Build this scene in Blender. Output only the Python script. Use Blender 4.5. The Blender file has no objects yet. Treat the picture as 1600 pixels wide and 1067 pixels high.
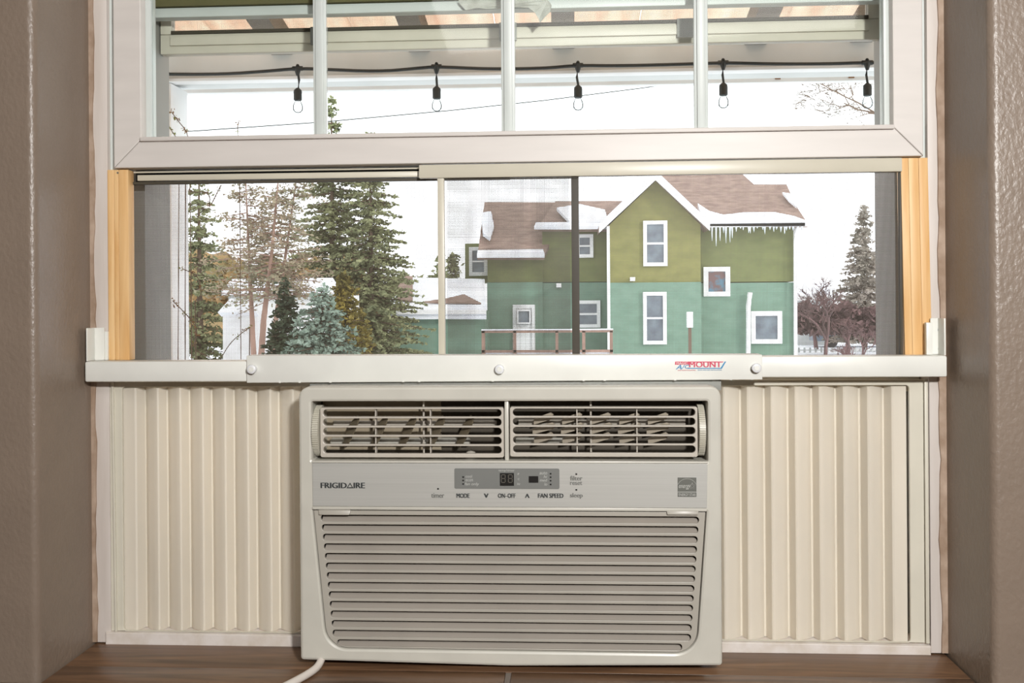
import bpy, bmesh, math, random
import numpy as np
from mathutils import Vector, Matrix
random.seed(7)
sc = bpy.context.scene
C = sc.collection

# ------------------------------------------------------------ camera, world, lights
FPX, PX0, PY0 = 1560.0, 800.0, 470.0
CAM = np.array([0.0, -1.18, 0.41]); YAW = math.radians(3.3); ROLL = math.radians(-0.4)
def _rz(a): return np.array([[math.cos(a), -math.sin(a), 0], [math.sin(a), math.cos(a), 0], [0, 0, 1]])
def _rx(a): return np.array([[1, 0, 0], [0, math.cos(a), -math.sin(a)], [0, math.sin(a), math.cos(a)]])
RM = _rz(YAW) @ _rx(math.pi / 2) @ _rz(ROLL)
def P(px, py, Y):
    """world point at depth Y that the photograph shows at px, py"""
    d = RM @ np.array([(px - PX0) / FPX, -(py - PY0) / FPX, -1.0]); t = (Y - CAM[1]) / d[1]
    return Vector((CAM + d * t).tolist())
cd = bpy.data.cameras.new('camera'); cam = bpy.data.objects.new('camera', cd); C.objects.link(cam)
cd.sensor_width = 36.0; cd.lens = FPX * 36 / 1600; cd.shift_y = -(1067 / 2 - PY0) / 1600
cd.clip_start = 0.02; cd.clip_end = 800
m4 = Matrix([[*RM[i].tolist(), float(CAM[i])] for i in range(3)] + [[0, 0, 0, 1]])
cam.matrix_world = m4
sc.camera = cam

w = bpy.data.worlds.new('overcast'); sc.world = w; w.use_nodes = True
bg = w.node_tree.nodes['Background']; bg.inputs[0].default_value = (0.95, 0.975, 1.0, 1); bg.inputs[1].default_value = 2.3

def area(name, loc, target, sx, sy, power, col):
    l = bpy.data.lights.new(name, 'AREA'); l.shape = 'RECTANGLE'; l.size = sx; l.size_y = sy; l.energy = power; l.color = col
    o = bpy.data.objects.new(name, l); C.objects.link(o); o.location = loc
    o.rotation_euler = (Vector(target) - Vector(loc)).to_track_quat('-Z', 'Y').to_euler(); return o
area('flash', (0.34, -1.50, 0.76), (-0.07, 0, 0.25), 0.08, 0.08, 23.5, (1.0, 0.985, 0.955))
area('ceiling_bounce', (0.2, -2.2, 1.80), (0.0, -1.0, -0.2), 1.6, 1.4, 24.0, (1.0, 0.97, 0.94))
sl = bpy.data.lights.new('sun', 'SUN'); sl.energy = 1.6; sl.angle = math.radians(8); sl.color = (1, 0.97, 0.92)
so = bpy.data.objects.new('sun', sl); C.objects.link(so); so.rotation_euler = Vector((-0.70, 0.62, -0.35)).to_track_quat('-Z', 'Y').to_euler()

sc.view_settings.view_transform = 'Standard'; sc.view_settings.look = 'None'
sc.view_settings.exposure = 0.0; sc.view_settings.gamma = 1.0; sc.view_settings.use_curve_mapping = False

# ------------------------------------------------------------ materials
def srgb(r, g, b):
    f = lambda c: (c / 255 / 12.92) if c / 255 <= 0.04045 else ((c / 255 + 0.055) / 1.055) ** 2.4
    return (f(r), f(g), f(b), 1)
def mat(name, col, rough=0.5, metal=0.0, col2=None, scale=(20, 20, 20), bump=0.0, bscale=None, detail=4, lo=0.35, hi=0.7, translucent=0.0, spec=0.5, coat=0.0, emit=None, bdist=0.001):
    m = bpy.data.materials.new(name); m.use_nodes = True; nt = m.node_tree; n = nt.nodes; L = nt.links
    b = n['Principled BSDF']; b.inputs['Base Color'].default_value = col; b.inputs['Roughness'].default_value = rough
    b.inputs['Metallic'].default_value = metal; b.inputs['Specular IOR Level'].default_value = spec; b.inputs['Coat Weight'].default_value = coat
    tc = n.new('ShaderNodeTexCoord')
    cs = None
    mp = n.new('ShaderNodeMapping'); mp.inputs['Scale'].default_value = scale; L.new(tc.outputs['Object'], mp.inputs[0])
    ns = n.new('ShaderNodeTexNoise'); ns.inputs['Scale'].default_value = 1; ns.inputs['Detail'].default_value = detail; L.new(mp.outputs[0], ns.inputs['Vector'])
    rp = n.new('ShaderNodeValToRGB'); rp.color_ramp.elements[0].position = lo; rp.color_ramp.elements[1].position = hi
    c2 = col2 if col2 else tuple(c * 0.93 for c in col[:3]) + (1,)
    rp.color_ramp.elements[0].color = col; rp.color_ramp.elements[1].color = c2
    L.new(ns.outputs[0], rp.inputs[0]); L.new(rp.outputs[0], b.inputs['Base Color'])
    if bump:
        n2 = n.new('ShaderNodeTexNoise'); n2.inputs['Scale'].default_value = 1; n2.inputs['Detail'].default_value = 3
        mp2 = n.new('ShaderNodeMapping'); mp2.inputs['Scale'].default_value = bscale or scale; L.new(tc.outputs['Object'], mp2.inputs[0]); L.new(mp2.outputs[0], n2.inputs['Vector'])
        bp = n.new('ShaderNodeBump'); bp.inputs['Strength'].default_value = bump; bp.inputs['Distance'].default_value = bdist
        L.new(n2.outputs[0], bp.inputs['Height']); L.new(bp.outputs[0], b.inputs['Normal'])
    if translucent:
        t = n.new('ShaderNodeBsdfTranslucent'); L.new(rp.outputs[0], t.inputs['Color'])
        mx = n.new('ShaderNodeMixShader'); mx.inputs[0].default_value = translucent
        L.new(b.outputs[0], mx.inputs[1]); L.new(t.outputs[0], mx.inputs[2]); L.new(mx.outputs[0], n['Material Output'].inputs[0])
    if emit:
        b.inputs['Emission Color'].default_value = emit; b.inputs['Emission Strength'].default_value = 1
    return m
M = {}
M['wall'] = mat('taupe_paint', srgb(131, 116, 103), 0.36, bump=0.65, bscale=(210, 210, 150), bdist=0.0012, spec=0.5)
M['jamb'] = mat('taupe_gloss_paint', srgb(121, 108, 93), 0.27, bump=0.35, bscale=(120, 120, 90), bdist=0.0008)
M['edge'] = mat('bare_edge', srgb(150, 126, 106), 0.7, col2=srgb(184, 162, 144), scale=(60, 60, 40))
M['room'] = mat('room_paint', srgb(200, 190, 176), 0.8)
M['ceil'] = mat('ceiling_paint', srgb(235, 232, 226), 0.9)
M['trim'] = mat('white_frame_paint', srgb(214, 206, 200), 0.5, col2=srgb(202, 192, 184), scale=(60, 60, 6), bump=0.25, bscale=(160, 160, 30), bdist=0.0006)
M['chip'] = mat('chipped_sill_paint', srgb(222, 215, 210), 0.55, col2=srgb(205, 194, 182), scale=(50, 50, 50), bump=0.4, bscale=(150, 150, 150), bdist=0.0006)
M['vinyl'] = mat('white_vinyl', srgb(214, 208, 203), 0.45, scale=(8, 8, 60), bump=0.05, bscale=(3, 3, 400), bdist=0.0005)
M['vinyl_cool'] = mat('cool_white_vinyl', srgb(205, 211, 208), 0.4)
M['cream'] = mat('cream_plastic', srgb(212, 207, 192), 0.42)
M['cream_pleat'] = mat('cream_pleated_plastic', srgb(245, 239, 227), 0.45, translucent=0.36, scale=(10, 10, 3))
M['bar'] = mat('white_powder_coat', srgb(228, 228, 222), 0.38)
M['knob'] = mat('white_knob', srgb(226, 227, 230), 0.3)
M['screw'] = mat('zinc_screw', srgb(170, 178, 182), 0.3, metal=0.9)
M['acbody'] = mat('appliance_plastic', srgb(197, 194, 184), 0.33, scale=(30, 30, 30))
M['acgrille'] = mat('grey_grille_plastic', srgb(172, 167, 157), 0.36)
M['acslat'] = mat('grey_slat_plastic', srgb(160, 152, 143), 0.42)
M['vent'] = mat('vent_plastic', srgb(188, 181, 170), 0.35)
M['wheel'] = mat('ribbed_wheel_plastic', srgb(190, 186, 172), 0.4)
M['ventin'] = mat('dark_vent_plastic', srgb(66, 58, 46), 0.6)
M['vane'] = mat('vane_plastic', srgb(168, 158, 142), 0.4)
M['panel'] = mat('silver_control_panel', srgb(192, 191, 186), 0.36, metal=0.25, scale=(6, 6, 700), bump=0.12, bscale=(14, 14, 900), bdist=0.0003, coat=0.1)
M['dispgrey'] = mat('grey_overlay', srgb(118, 119, 116), 0.4)
M['black'] = mat('black_plastic', srgb(22, 20, 18), 0.35)
M['seg'] = mat('unlit_segment', srgb(92, 88, 80), 0.5)
M['ink'] = mat('dark_lettering', srgb(48, 52, 52), 0.6)
M['ink2'] = mat('grey_lettering', srgb(112, 112, 108), 0.6)
M['inkw'] = mat('pale_lettering', srgb(185, 185, 180), 0.6)
M['es'] = mat('dark_grey_label', srgb(98, 99, 93), 0.5)
M['red'] = mat('red_print', srgb(205, 62, 92), 0.5)
M['blue'] = mat('blue_print', srgb(40, 130, 180), 0.5)
M['dark'] = mat('dark_void', srgb(16, 14, 12), 0.8)
M['zinc'] = mat('galvanised_metal', srgb(150, 151, 146), 0.6, metal=0.1)
M['alu'] = mat('cream_aluminium', srgb(205, 199, 182), 0.35)
M['spline'] = mat('dark_screen_spline', srgb(70, 64, 52), 0.6)
M['wire'] = mat('screen_wire', srgb(84, 76, 66), 0.45)
M['cord'] = mat('white_cord', srgb(222, 214, 206), 0.4)
M['cable'] = mat('black_cable', srgb(28, 32, 30), 0.5)
M['filament'] = mat('filament_metal', srgb(120, 110, 100), 0.4, metal=0.8)
M['joint'] = mat('grey_joint_strip', srgb(128, 118, 110), 0.6)
M['duct'] = mat('duct_plastic', srgb(150, 138, 118), 0.5)
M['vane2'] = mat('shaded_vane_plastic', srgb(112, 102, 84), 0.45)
M['casing'] = mat('grey_casing', srgb(138, 138, 134), 0.5)
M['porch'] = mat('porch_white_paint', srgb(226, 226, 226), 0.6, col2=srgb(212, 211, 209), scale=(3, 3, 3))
M['porch2'] = mat('porch_grey_white_paint', srgb(200, 202, 200), 0.6, col2=srgb(186, 188, 185), scale=(3, 3, 3))
M['rafter'] = mat('rafter_wood', srgb(120, 112, 100), 0.7)
M['fiber'] = mat('fibreglass_roofing', srgb(250, 240, 226), 0.5, col2=srgb(236, 208, 190), scale=(14, 2, 2), translucent=0.85)
M['olive'] = mat('olive_siding', srgb(132, 130, 74), 0.8, col2=srgb(116, 116, 64), scale=(1.5, 1.5, 3))
M['olive2'] = mat('shaded_olive_siding', srgb(116, 122, 74), 0.8, col2=srgb(102, 110, 66), scale=(1.5, 1.5, 3))  # darker olive, with the shade on the wings put into the colour
M['teal'] = mat('teal_siding', srgb(117, 146, 128), 0.8, col2=srgb(105, 135, 117), scale=(1.5, 1.5, 3))
M['whitep'] = mat('house_white_trim', srgb(240, 240, 240), 0.6)
M['paneg'] = mat('far_window_pane', srgb(120, 132, 140), 0.25, col2=srgb(90, 98, 108), scale=(2, 2, 2))
M['stained'] = mat('stained_pane', srgb(110, 82, 80), 0.3, col2=srgb(80, 120, 140), scale=(3, 3, 3), lo=0.45, hi=0.6)
M['shingle'] = mat('brown_shingles', srgb(150, 128, 116), 0.9, col2=srgb(122, 100, 90), scale=(2.0, 5, 5))
M['snow'] = mat('snow', srgb(240, 242, 246), 0.8, col2=srgb(228, 232, 240), scale=(.5, .5, .5))
M['ice'] = mat('ice', srgb(225, 235, 240), 0.2)
M['bark'] = mat('bark', srgb(110, 92, 78), 0.9)
M['pinkbark'] = mat('pine_bark', srgb(165, 135, 120), 0.9, col2=srgb(130, 104, 92), scale=(3, 3, 1))
M['needle'] = mat('spruce_needles', srgb(142, 144, 104), 0.85, col2=srgb(104, 112, 80), scale=(1.2, 1.2, 1.2))
M['needle2'] = mat('pine_needles', srgb(140, 138, 112), 0.85, col2=srgb(158, 138, 116), scale=(.8, .8, .8))
M['blue_needle'] = mat('blue_spruce_needles', srgb(140, 156, 142), 0.85, col2=srgb(100, 120, 104), scale=(2, 2, 2))
M['mist'] = mat('misty_snowy_needles', srgb(176, 166, 156), 0.9, col2=srgb(140, 136, 122), scale=(.8, .8, .8))  # mist over the spruce painted into the pale colour, along with its snow
M['gold'] = mat('golden_cedar', srgb(128, 112, 42), 0.85, col2=srgb(92, 86, 38), scale=(2, 2, 2))
M['dkgreen'] = mat('dark_cedar', srgb(58, 70, 46), 0.85, col2=srgb(40, 52, 36), scale=(2, 2, 2))
M['hillbrown'] = mat('autumn_hill', srgb(160, 128, 86), 0.95, col2=srgb(110, 106, 66), scale=(.35, .35, .6))
M['maroon'] = mat('bare_shrub', srgb(122, 92, 92), 0.9, col2=srgb(92, 74, 74), scale=(2, 2, 2))
M['leafbrown'] = mat('dry_leaf', srgb(120, 82, 56), 0.8, col2=srgb(150, 120, 70), scale=(30, 30, 30))
M['leafgreen'] = mat('green_leaf', srgb(110, 130, 50), 0.7, col2=srgb(140, 110, 60), scale=(30, 30, 30))
M['carpaint'] = mat('car_paint', srgb(150, 120, 124), 0.3, coat=0.5)
M['carpaint2'] = mat('car_paint_blue', srgb(110, 124, 140), 0.3, coat=0.5)
M['tyre'] = mat('tyre', srgb(40, 40, 42), 0.8)
M['film'] = mat('torn_film', srgb(196, 198, 190), 0.5, col2=srgb(160, 160, 150), scale=(60, 60, 60))
M['olivestrip'] = mat('olive_weatherstrip', srgb(96, 92, 60), 0.9)
M['lens'] = mat('red_lens', srgb(150, 50, 45), 0.3)

def wood(name, c1, c2, scale, rough=0.5, bump=0.1, dist=2.0):
    m = bpy.data.materials.new(name); m.use_nodes = True; nt = m.node_tree; n = nt.nodes; L = nt.links; b = n['Principled BSDF']
    tc = n.new('ShaderNodeTexCoord'); mp = n.new('ShaderNodeMapping'); mp.inputs['Scale'].default_value = scale
    oi = n.new('ShaderNodeObjectInfo'); va = n.new('ShaderNodeVectorMath'); va.operation = 'ADD'
    cx = n.new('ShaderNodeCombineXYZ'); mu = n.new('ShaderNodeMath'); mu.operation = 'MULTIPLY'; mu.inputs[1].default_value = 9.0
    L.new(oi.outputs['Random'], mu.inputs[0]); L.new(mu.outputs[0], cx.inputs[0]); L.new(mu.outputs[0], cx.inputs[1]); L.new(mu.outputs[0], cx.inputs[2])
    L.new(tc.outputs['Object'], va.inputs[0]); L.new(cx.outputs[0], va.inputs[1]); L.new(va.outputs[0], mp.inputs[0])
    ns = n.new('ShaderNodeTexNoise'); ns.inputs['Scale'].default_value = 1; ns.inputs['Detail'].default_value = 6; ns.inputs['Distortion'].default_value = dist
    L.new(mp.outputs[0], ns.inputs['Vector']); rp = n.new('ShaderNodeValToRGB')
    rp.color_ramp.elements[0].position = 0.32; rp.color_ramp.elements[1].position = 0.68
    rp.color_ramp.elements[0].color = c1; rp.color_ramp.elements[1].color = c2
    L.new(ns.outputs[0], rp.inputs[0]); L.new(rp.outputs[0], b.inputs['Base Color']); b.inputs['Roughness'].default_value = rough
    bp = n.new('ShaderNodeBump'); bp.inputs['Strength'].default_value = bump; bp.inputs['Distance'].default_value = 0.001; L.new(ns.outputs[0], bp.inputs['Height']); L.new(bp.outputs[0], b.inputs['Normal'])
    return m
M['pine'] = wood('pine_wood', srgb(236, 200, 148), srgb(216, 168, 108), (70, 40, 5), 0.5, 0.1, 1.0)
M['laminate'] = wood('brown_wood', srgb(128, 96, 70), srgb(80, 58, 42), (5, 55, 30), 0.35, 0.25, 1.2)

def glassmat(name, tint=(0.97, 0.985, 0.975, 1), ior=1.4):
    m = bpy.data.materials.new(name); m.use_nodes = True; nt = m.node_tree; n = nt.nodes; L = nt.links
    n.remove(n['Principled BSDF']); t = n.new('ShaderNodeBsdfTransparent'); t.inputs[0].default_value = tint
    g = n.new('ShaderNodeBsdfGlossy'); g.inputs['Roughness'].default_value = 0.03; f = n.new('ShaderNodeFresnel'); f.inputs[0].default_value = ior
    mx = n.new('ShaderNodeMixShader'); L.new(f.outputs[0], mx.inputs[0]); L.new(t.outputs[0], mx.inputs[1]); L.new(g.outputs[0], mx.inputs[2]); L.new(mx.outputs[0], n['Material Output'].inputs[0])
    return m
M['glass'] = glassmat('window_glass'); M['bulbglass'] = glassmat('bulb_glass', (0.90, 0.92, 0.92, 1), 1.22)

# ------------------------------------------------------------ mesh helpers
class MB:
    def __init__(s): s.v = []; s.f = []
    def add(s, vs, fs):
        o = len(s.v); s.v += [tuple(v) for v in vs]; s.f += [tuple(i + o for i in f) for f in fs]; return s
    def box(s, x0, x1, y0, y1, z0, z1):
        return s.add([(x0, y0, z0), (x1, y0, z0), (x1, y1, z0), (x0, y1, z0), (x0, y0, z1), (x1, y0, z1), (x1, y1, z1), (x0, y1, z1)],
                     [(0, 3, 2, 1), (4, 5, 6, 7), (0, 1, 5, 4), (1, 2, 6, 5), (2, 3, 7, 6), (3, 0, 4, 7)])
    def slab(s, pts, off):
        """polygon pts, thickened by the vector off"""
        n = len(pts); off = Vector(off); a = [Vector(p) for p in pts]; b = [p + off for p in a]
        return s.add(a + b, [tuple(range(n)), tuple(range(2 * n - 1, n - 1, -1))] + [(i, n + i, n + (i + 1) % n, (i + 1) % n) for i in range(n)])
    def tube(s, pts, r, seg=6, cap=True):
        pts = [Vector(p) for p in pts]; n = len(pts); rs = r if isinstance(r, (list, tuple)) else [r] * n; o = len(s.v)
        for i, p in enumerate(pts):
            d = (pts[min(i + 1, n - 1)] - pts[max(i - 1, 0)]).normalized()
            u = d.cross(Vector((0, 0, 1)));
            if u.length < 1e-3: u = Vector((1, 0, 0))
            u.normalize(); vv = d.cross(u)
            for k in range(seg):
                a = 2 * math.pi * k / seg; s.v.append(tuple(p + (u * math.cos(a) + vv * math.sin(a)) * rs[i]))
        for i in range(n - 1):
            for k in range(seg):
                k2 = (k + 1) % seg; s.f.append((o + i * seg + k, o + i * seg + k2, o + (i + 1) * seg + k2, o + (i + 1) * seg + k))
        if cap: s.f.append(tuple(o + k for k in range(seg))[::-1]); s.f.append(tuple(o + (n - 1) * seg + k for k in range(seg)))
        return s
    def lathe(s, c, prof, axis='z', seg=16):
        """prof: list of (r, h) along the axis"""
        o = len(s.v); n = len(prof)
        for r, h in prof:
            for k in range(seg):
                a = 2 * math.pi * k / seg; x, y = r * math.cos(a), r * math.sin(a)
                p = (x, y, h) if axis == 'z' else ((x, h, y) if axis == 'y' else (h, x, y))
                s.v.append((c[0] + p[0], c[1] + p[1], c[2] + p[2]))
        for i in range(n - 1):
            for k in range(seg):
                k2 = (k + 1) % seg; s.f.append((o + i * seg + k, o + i * seg + k2, o + (i + 1) * seg + k2, o + (i + 1) * seg + k))
        s.f.append(tuple(o + k for k in range(seg))[::-1]); s.f.append(tuple(o + (n - 1) * seg + k for k in range(seg)))
        return s
    def build(s, name, m, parent=None, bevel=0.0, smooth=False, kind=None, seg=2):
        me = bpy.data.meshes.new(name); me.from_pydata(s.v, [], s.f); me.update()
        bm = bmesh.new(); bm.from_mesh(me)
        if len(s.f) < 60000: bmesh.ops.recalc_face_normals(bm, faces=bm.faces)
        if bevel:
            ed = [e for e in bm.edges if len(e.link_faces) == 2 and e.calc_face_angle(0) > 0.6]
            bmesh.ops.bevel(bm, geom=ed, offset=bevel, segments=seg, profile=0.5, affect='EDGES', clamp_overlap=True)
        bm.to_mesh(me); bm.free()
        if smooth or bevel:
            for p in me.polygons: p.use_smooth = True
            if hasattr(me, 'set_sharp_from_angle'): me.set_sharp_from_angle(angle=math.radians(35))
        me.materials.append(M[m]); o = bpy.data.objects.new(name, me); C.objects.link(o)
        if parent: o.parent = parent
        if kind: o['kind'] = kind
        return o
def box(name, x0, x1, y0, y1, z0, z1, m, parent=None, bevel=0.0, kind=None):
    return MB().box(x0, x1, y0, y1, z0, z1).build(name, m, parent, bevel, kind=kind)
def empty(name, label, cat, group=None):
    o = bpy.data.objects.new(name, None); C.objects.link(o); o.empty_display_size = 0.05; o['label'] = label; o['category'] = cat
    if group: o['group'] = group
    return o
def tag(o, label, cat, group=None):
    o['label'] = label; o['category'] = cat
    if group: o['group'] = group
    return o
def rrect(x0, x1, z0, z1, r, n=5, rs=None):
    rs = rs or (r, r, r, r); out = []
    for (cx, cz, a0, rr) in ((x1 - rs[0], z1 - rs[0], 0, rs[0]), (x0 + rs[1], z1 - rs[1], 90, rs[1]), (x0 + rs[2], z0 + rs[2], 180, rs[2]), (x1 - rs[3], z0 + rs[3], 270, rs[3])):
        for k in range(n + 1):
            a = math.radians(a0 + 90 * k / n); out.append((cx + rr * math.cos(a), cz + rr * math.sin(a)))
    return out
def rpoly(pts, rad, n=8):
    """polygon with rounded corners"""
    out = []; N = len(pts)
    for i in range(N):
        p = Vector(pts[i]); a = (Vector(pts[i - 1]) - p).normalized(); b = (Vector(pts[(i + 1) % N]) - p).normalized(); r = rad[i]
        if r <= 0: out.append(tuple(p)); continue
        ang = a.angle(b); d = r / math.tan(ang / 2); c = p + (a + b).normalized() * (r / math.sin(ang / 2))
        s0 = p + a * d - c; s1 = p + b * d - c; a0 = math.atan2(s0.y, s0.x); a1 = math.atan2(s1.y, s1.x); da = (a1 - a0 + math.pi) % (2 * math.pi) - math.pi
        for k in range(n + 1): t = a0 + da * k / n; out.append((c.x + r * math.cos(t), c.y + r * math.sin(t)))
    return out
def plate(name, loops, y0, y1, m, parent=None, bevel=0.0, kind=None):
    """front-facing plate (x,z outlines, the inner ones are holes) from y0 (front) back to y1"""
    cu = bpy.data.curves.new(name, 'CURVE'); cu.dimensions = '2D'; cu.fill_mode = 'BOTH'
    for lp in loops:
        sp = cu.splines.new('POLY'); sp.points.add(len(lp) - 1)
        for i, (x, z) in enumerate(lp): sp.points[i].co = (x, z, 0, 1)
        sp.use_cyclic_u = True
    cu.extrude = (y1 - y0) / 2 - bevel; cu.bevel_depth = bevel; cu.bevel_resolution = 3 if bevel > 0.003 else 1; cu.offset = -bevel
    t = bpy.data.objects.new('tmp', cu); C.objects.link(t)
    me = bpy.data.meshes.new_from_object(t.evaluated_get(bpy.context.evaluated_depsgraph_get()))
    bpy.data.objects.remove(t); bpy.data.curves.remove(cu)
    me.transform(Matrix.Translation((0, (y0 + y1) / 2, 0)) @ Matrix.Rotation(math.pi / 2, 4, 'X'))
    if bevel:
        for p in me.polygons: p.use_smooth = True
        me.set_sharp_from_angle(angle=math.radians(30))
    me.name = name; me.materials.clear(); me.materials.append(M[m]); o = bpy.data.objects.new(name, me); C.objects.link(o)
    if parent: o.parent = parent
    if kind: o['kind'] = kind
    return o
def text(name, s, x0, x1, z0, z1, y, m, parent, bold=0.0, shear=0.0, label=None):
    cu = bpy.data.curves.new(name, 'FONT'); cu.body = s; cu.size = 1; cu.extrude = 0.0; cu.shear = shear; cu.resolution_u = 3
    t = bpy.data.objects.new('tmp', cu); C.objects.link(t)
    me = bpy.data.meshes.new_from_object(t.evaluated_get(bpy.context.evaluated_depsgraph_get()))
    bpy.data.objects.remove(t); bpy.data.curves.remove(cu)
    xs = [v.co.x for v in me.vertices]; zs = [v.co.y for v in me.vertices]
    sx = (x1 - x0) / (max(xs) - min(xs)); sz = (z1 - z0) / (max(zs) - min(zs)); ax, az = min(xs), min(zs)
    for v in me.vertices: v.co = (x0 + (v.co.x - ax) * sx, y, z0 + (v.co.y - az) * sz)
    if bold:     # heavier strokes: the same letters laid twice, a hair apart
        vs = [v.co.copy() for v in me.vertices]; fs = [tuple(p.vertices) for p in me.polygons]; n = len(vs); dx = bold * (z1 - z0) * 2.4
        me = bpy.data.meshes.new(name); me.from_pydata([(v.x - dx, v.y, v.z) for v in vs] + [(v.x + dx, v.y - 0.00001, v.z) for v in vs], [], fs + [tuple(i + n for i in f) for f in fs])
    me.name = name; me.materials.clear(); me.materials.append(M[m]); o = bpy.data.objects.new(name, me); C.objects.link(o)
    if parent: o.parent = parent
    if label: o['label'] = label
    return o
def S(o): o['kind'] = 'structure'; return o

# ------------------------------------------------------------ the room shell
WL, WR, WF = -0.577, 0.431, -0.130       # reveal left, reveal right, front face of the wall
def side_wall(name, sx, xin, xout):
    """solid wall beside the opening with a rounded plaster corner"""
    r = 0.009; pts = [(xout, WF), (xin + sx * r, WF)]
    for k in range(1, 7):
        a = math.pi / 2 * k / 6; pts.append((xin + sx * r - sx * r * math.sin(a), WF + r - r * math.cos(a)))
    pts += [(xin, 0.16), (xout, 0.16)]
    b = MB(); n = len(pts); zz = [-0.60, 1.90]
    b.add([(x, y, z) for z in zz for x, y in pts], [tuple(range(n)), tuple(range(2 * n - 1, n - 1, -1))] + [(i, (i + 1) % n, n + (i + 1) % n, n + i) for i in range(n)])
    return S(b.build(name, 'wall', smooth=True))
side_wall('wall_left', -1, WL, -2.6); side_wall('wall_right', 1, WR, 2.5)
S(box('wall_above', WL, WR, WF, 0.16, 1.34, 1.90, 'wall')); S(box('wall_below', WL, WR, WF, 0.16, -0.60, -0.026, 'wall'))
S(box('wall_back', -2.6, 2.5, -4.1, -4.0, -0.6, 1.9, 'room')); S(box('wall_west', -2.7, -2.6, -4.1, 0.16, -0.6, 1.9, 'room')); S(box('wall_east', 2.5, 2.6, -4.1, 0.16, -0.6, 1.9, 'room'))
S(box('floor', -2.7, 2.6, -4.1, 0.16, -0.7, -0.6, 'laminate')); S(box('ceiling', -2.7, 2.6, -4.1, 0.16, 1.9, 2.0, 'ceil'))
# ledge of brown boards
ledge = S(box('window_ledge', -0.575, 0.429, -0.128, 0.10, -0.026, -0.010, 'laminate'))
box('ledge_board', -0.5745, 0.4285, -0.0785, 0.06, -0.010, 0.0, 'laminate', ledge, 0.0006)
jx = P(792, 1060, -0.11).x
for a, b, c, d in ((-0.650, 0.50, -0.185, -0.1305), (-0.5745, 0.4285, -0.1300, -0.0790)):
    box('ledge_board', a, jx - 0.0034, c, d, -0.010, 0.0, 'laminate', ledge, 0.0006); box('ledge_board', jx + 0.0034, b, c, d, -0.010, 0.0, 'laminate', ledge, 0.0006)
    box('joint_strip', jx - 0.0030, jx + 0.0030, c, d, -0.010, -0.0010, 'joint', ledge)
# caulk / bare plaster strips where the reveal meets the frame
def ragged(name, x0, x1, y0, y1, z0, z1, m, side):
    b = MB(); n = 70; L = []; R = []
    for i in range(n + 1):
        z = z0 + (z1 - z0) * i / n; j = random.uniform(-1, 1) * 0.0011 + 0.0008 * math.sin(z * 37)
        L.append((x0 + (j if side < 0 else 0), z)); R.append((x1 + (j if side > 0 else 0), z))
    for i in range(n):
        b.add([(L[i][0], y0, L[i][1]), (R[i][0], y0, R[i][1]), (R[i + 1][0], y0, R[i + 1][1]), (L[i + 1][0], y0, L[i + 1][1]),
               (L[i][0], y1, L[i][1]), (R[i][0], y1, R[i][1]), (R[i + 1][0], y1, R[i + 1][1]), (L[i + 1][0], y1, L[i + 1][1])],
              [(0, 1, 2, 3), (7, 6, 5, 4), (0, 3, 7, 4), (1, 5, 6, 2)])
    return S(b.build(name, m))
ragged('trim_1', WL, -0.5715, -0.0075, 0.02, 0.002, 1.3, 'edge', 1)
ragged('trim_2', 0.4235, WR, -0.0075, 0.02, 0.002, 1.3, 'edge', -1)
# painted frame of the window
S(box('trim_3', -0.5745, -0.5555, -0.005, 0.03, 0.001, 1.32, 'trim', bevel=0.001)); S(box('trim_4', 0.4125, 0.4265, -0.005, 0.03, 0.001, 1.32, 'trim', bevel=0.001))
S(box('trim_5', -0.5552, -0.5470, 0.002, 0.035, 0.34, 1.32, 'vinyl_cool')); S(box('trim_6', 0.4070, 0.4122, 0.002, 0.035, 0.34, 1.32, 'vinyl_cool'))
S(box('trim_7', -0.5745, 0.4265, -0.005, 0.035, 1.25, 1.335, 'trim'))
S(plate('trim_8', [[(-0.5605, -0.0003), (-0.3065, -0.0003), (-0.3065, 0.0132), (-0.5605, 0.0142)]], -0.0085, 0.05, 'chip', bevel=0.0008))
S(plate('trim_9', [[(0.1660, -0.0003), (0.4115, -0.0003), (0.4115, 0.0102), (0.1660, 0.0118)]], -0.0085, 0.05, 'chip', bevel=0.0008))
# outer casing of the opening
for i, (x0, x1) in enumerate(((WL, -0.5275), (0.3885, WR))):
    S(box('trim_%d' % (10 + i), x0, x1, 0.036, 0.115, -0.02, 1.32, 'casing', bevel=0.001))
S(box('trim_14', WL, WR, 0.16, 0.30, -0.10, -0.02, 'porch2')); S(box('trim_15', WL, WR, 0.036, 0.20, 1.32, 1.42, 'porch2'))

# ------------------------------------------------------------ raised sash (window_1)
sash = empty('window_1', 'raised white vinyl sash with four glass panes above the insect screen', 'window'); sash['kind'] = 'structure'
del sash['category']
SX0, SX1, SZ0, SZ1 = -0.5445, 0.4055, 0.5725, 1.22
GX0, GX1, GZ0 = -0.5105, 0.372, 0.6065
def mitre(name, pts, holes=None): return plate(name, [pts], -0.012, 0.020, 'vinyl', sash, 0.0012)
g = 0.0003
mitre('sash_rail', [(SX0 + g, SZ0), (SX1 - g, SZ0), (GX1 - g, GZ0), (GX0 + g, GZ0)])
mitre('sash_stile', [(SX0, SZ0 + g), (GX0, GZ0 + g), (GX0, SZ1 - 0.035), (SX0, SZ1)])
mitre('sash_stile', [(SX1, SZ0 + g), (SX1, SZ1), (GX1, SZ1 - 0.035), (GX1, GZ0 + g)])
mitre('sash_rail', [(SX0, SZ1 + g), (GX0, SZ1 - 0.035 + g), (GX1, SZ1 - 0.035 + g), (SX1, SZ1 + g)])
MB().box(GX0, GX1, -0.017, -0.0118, 0.6035, 0.6085).build('glazing_lip', 'vinyl', sash, 0.0008)
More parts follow.
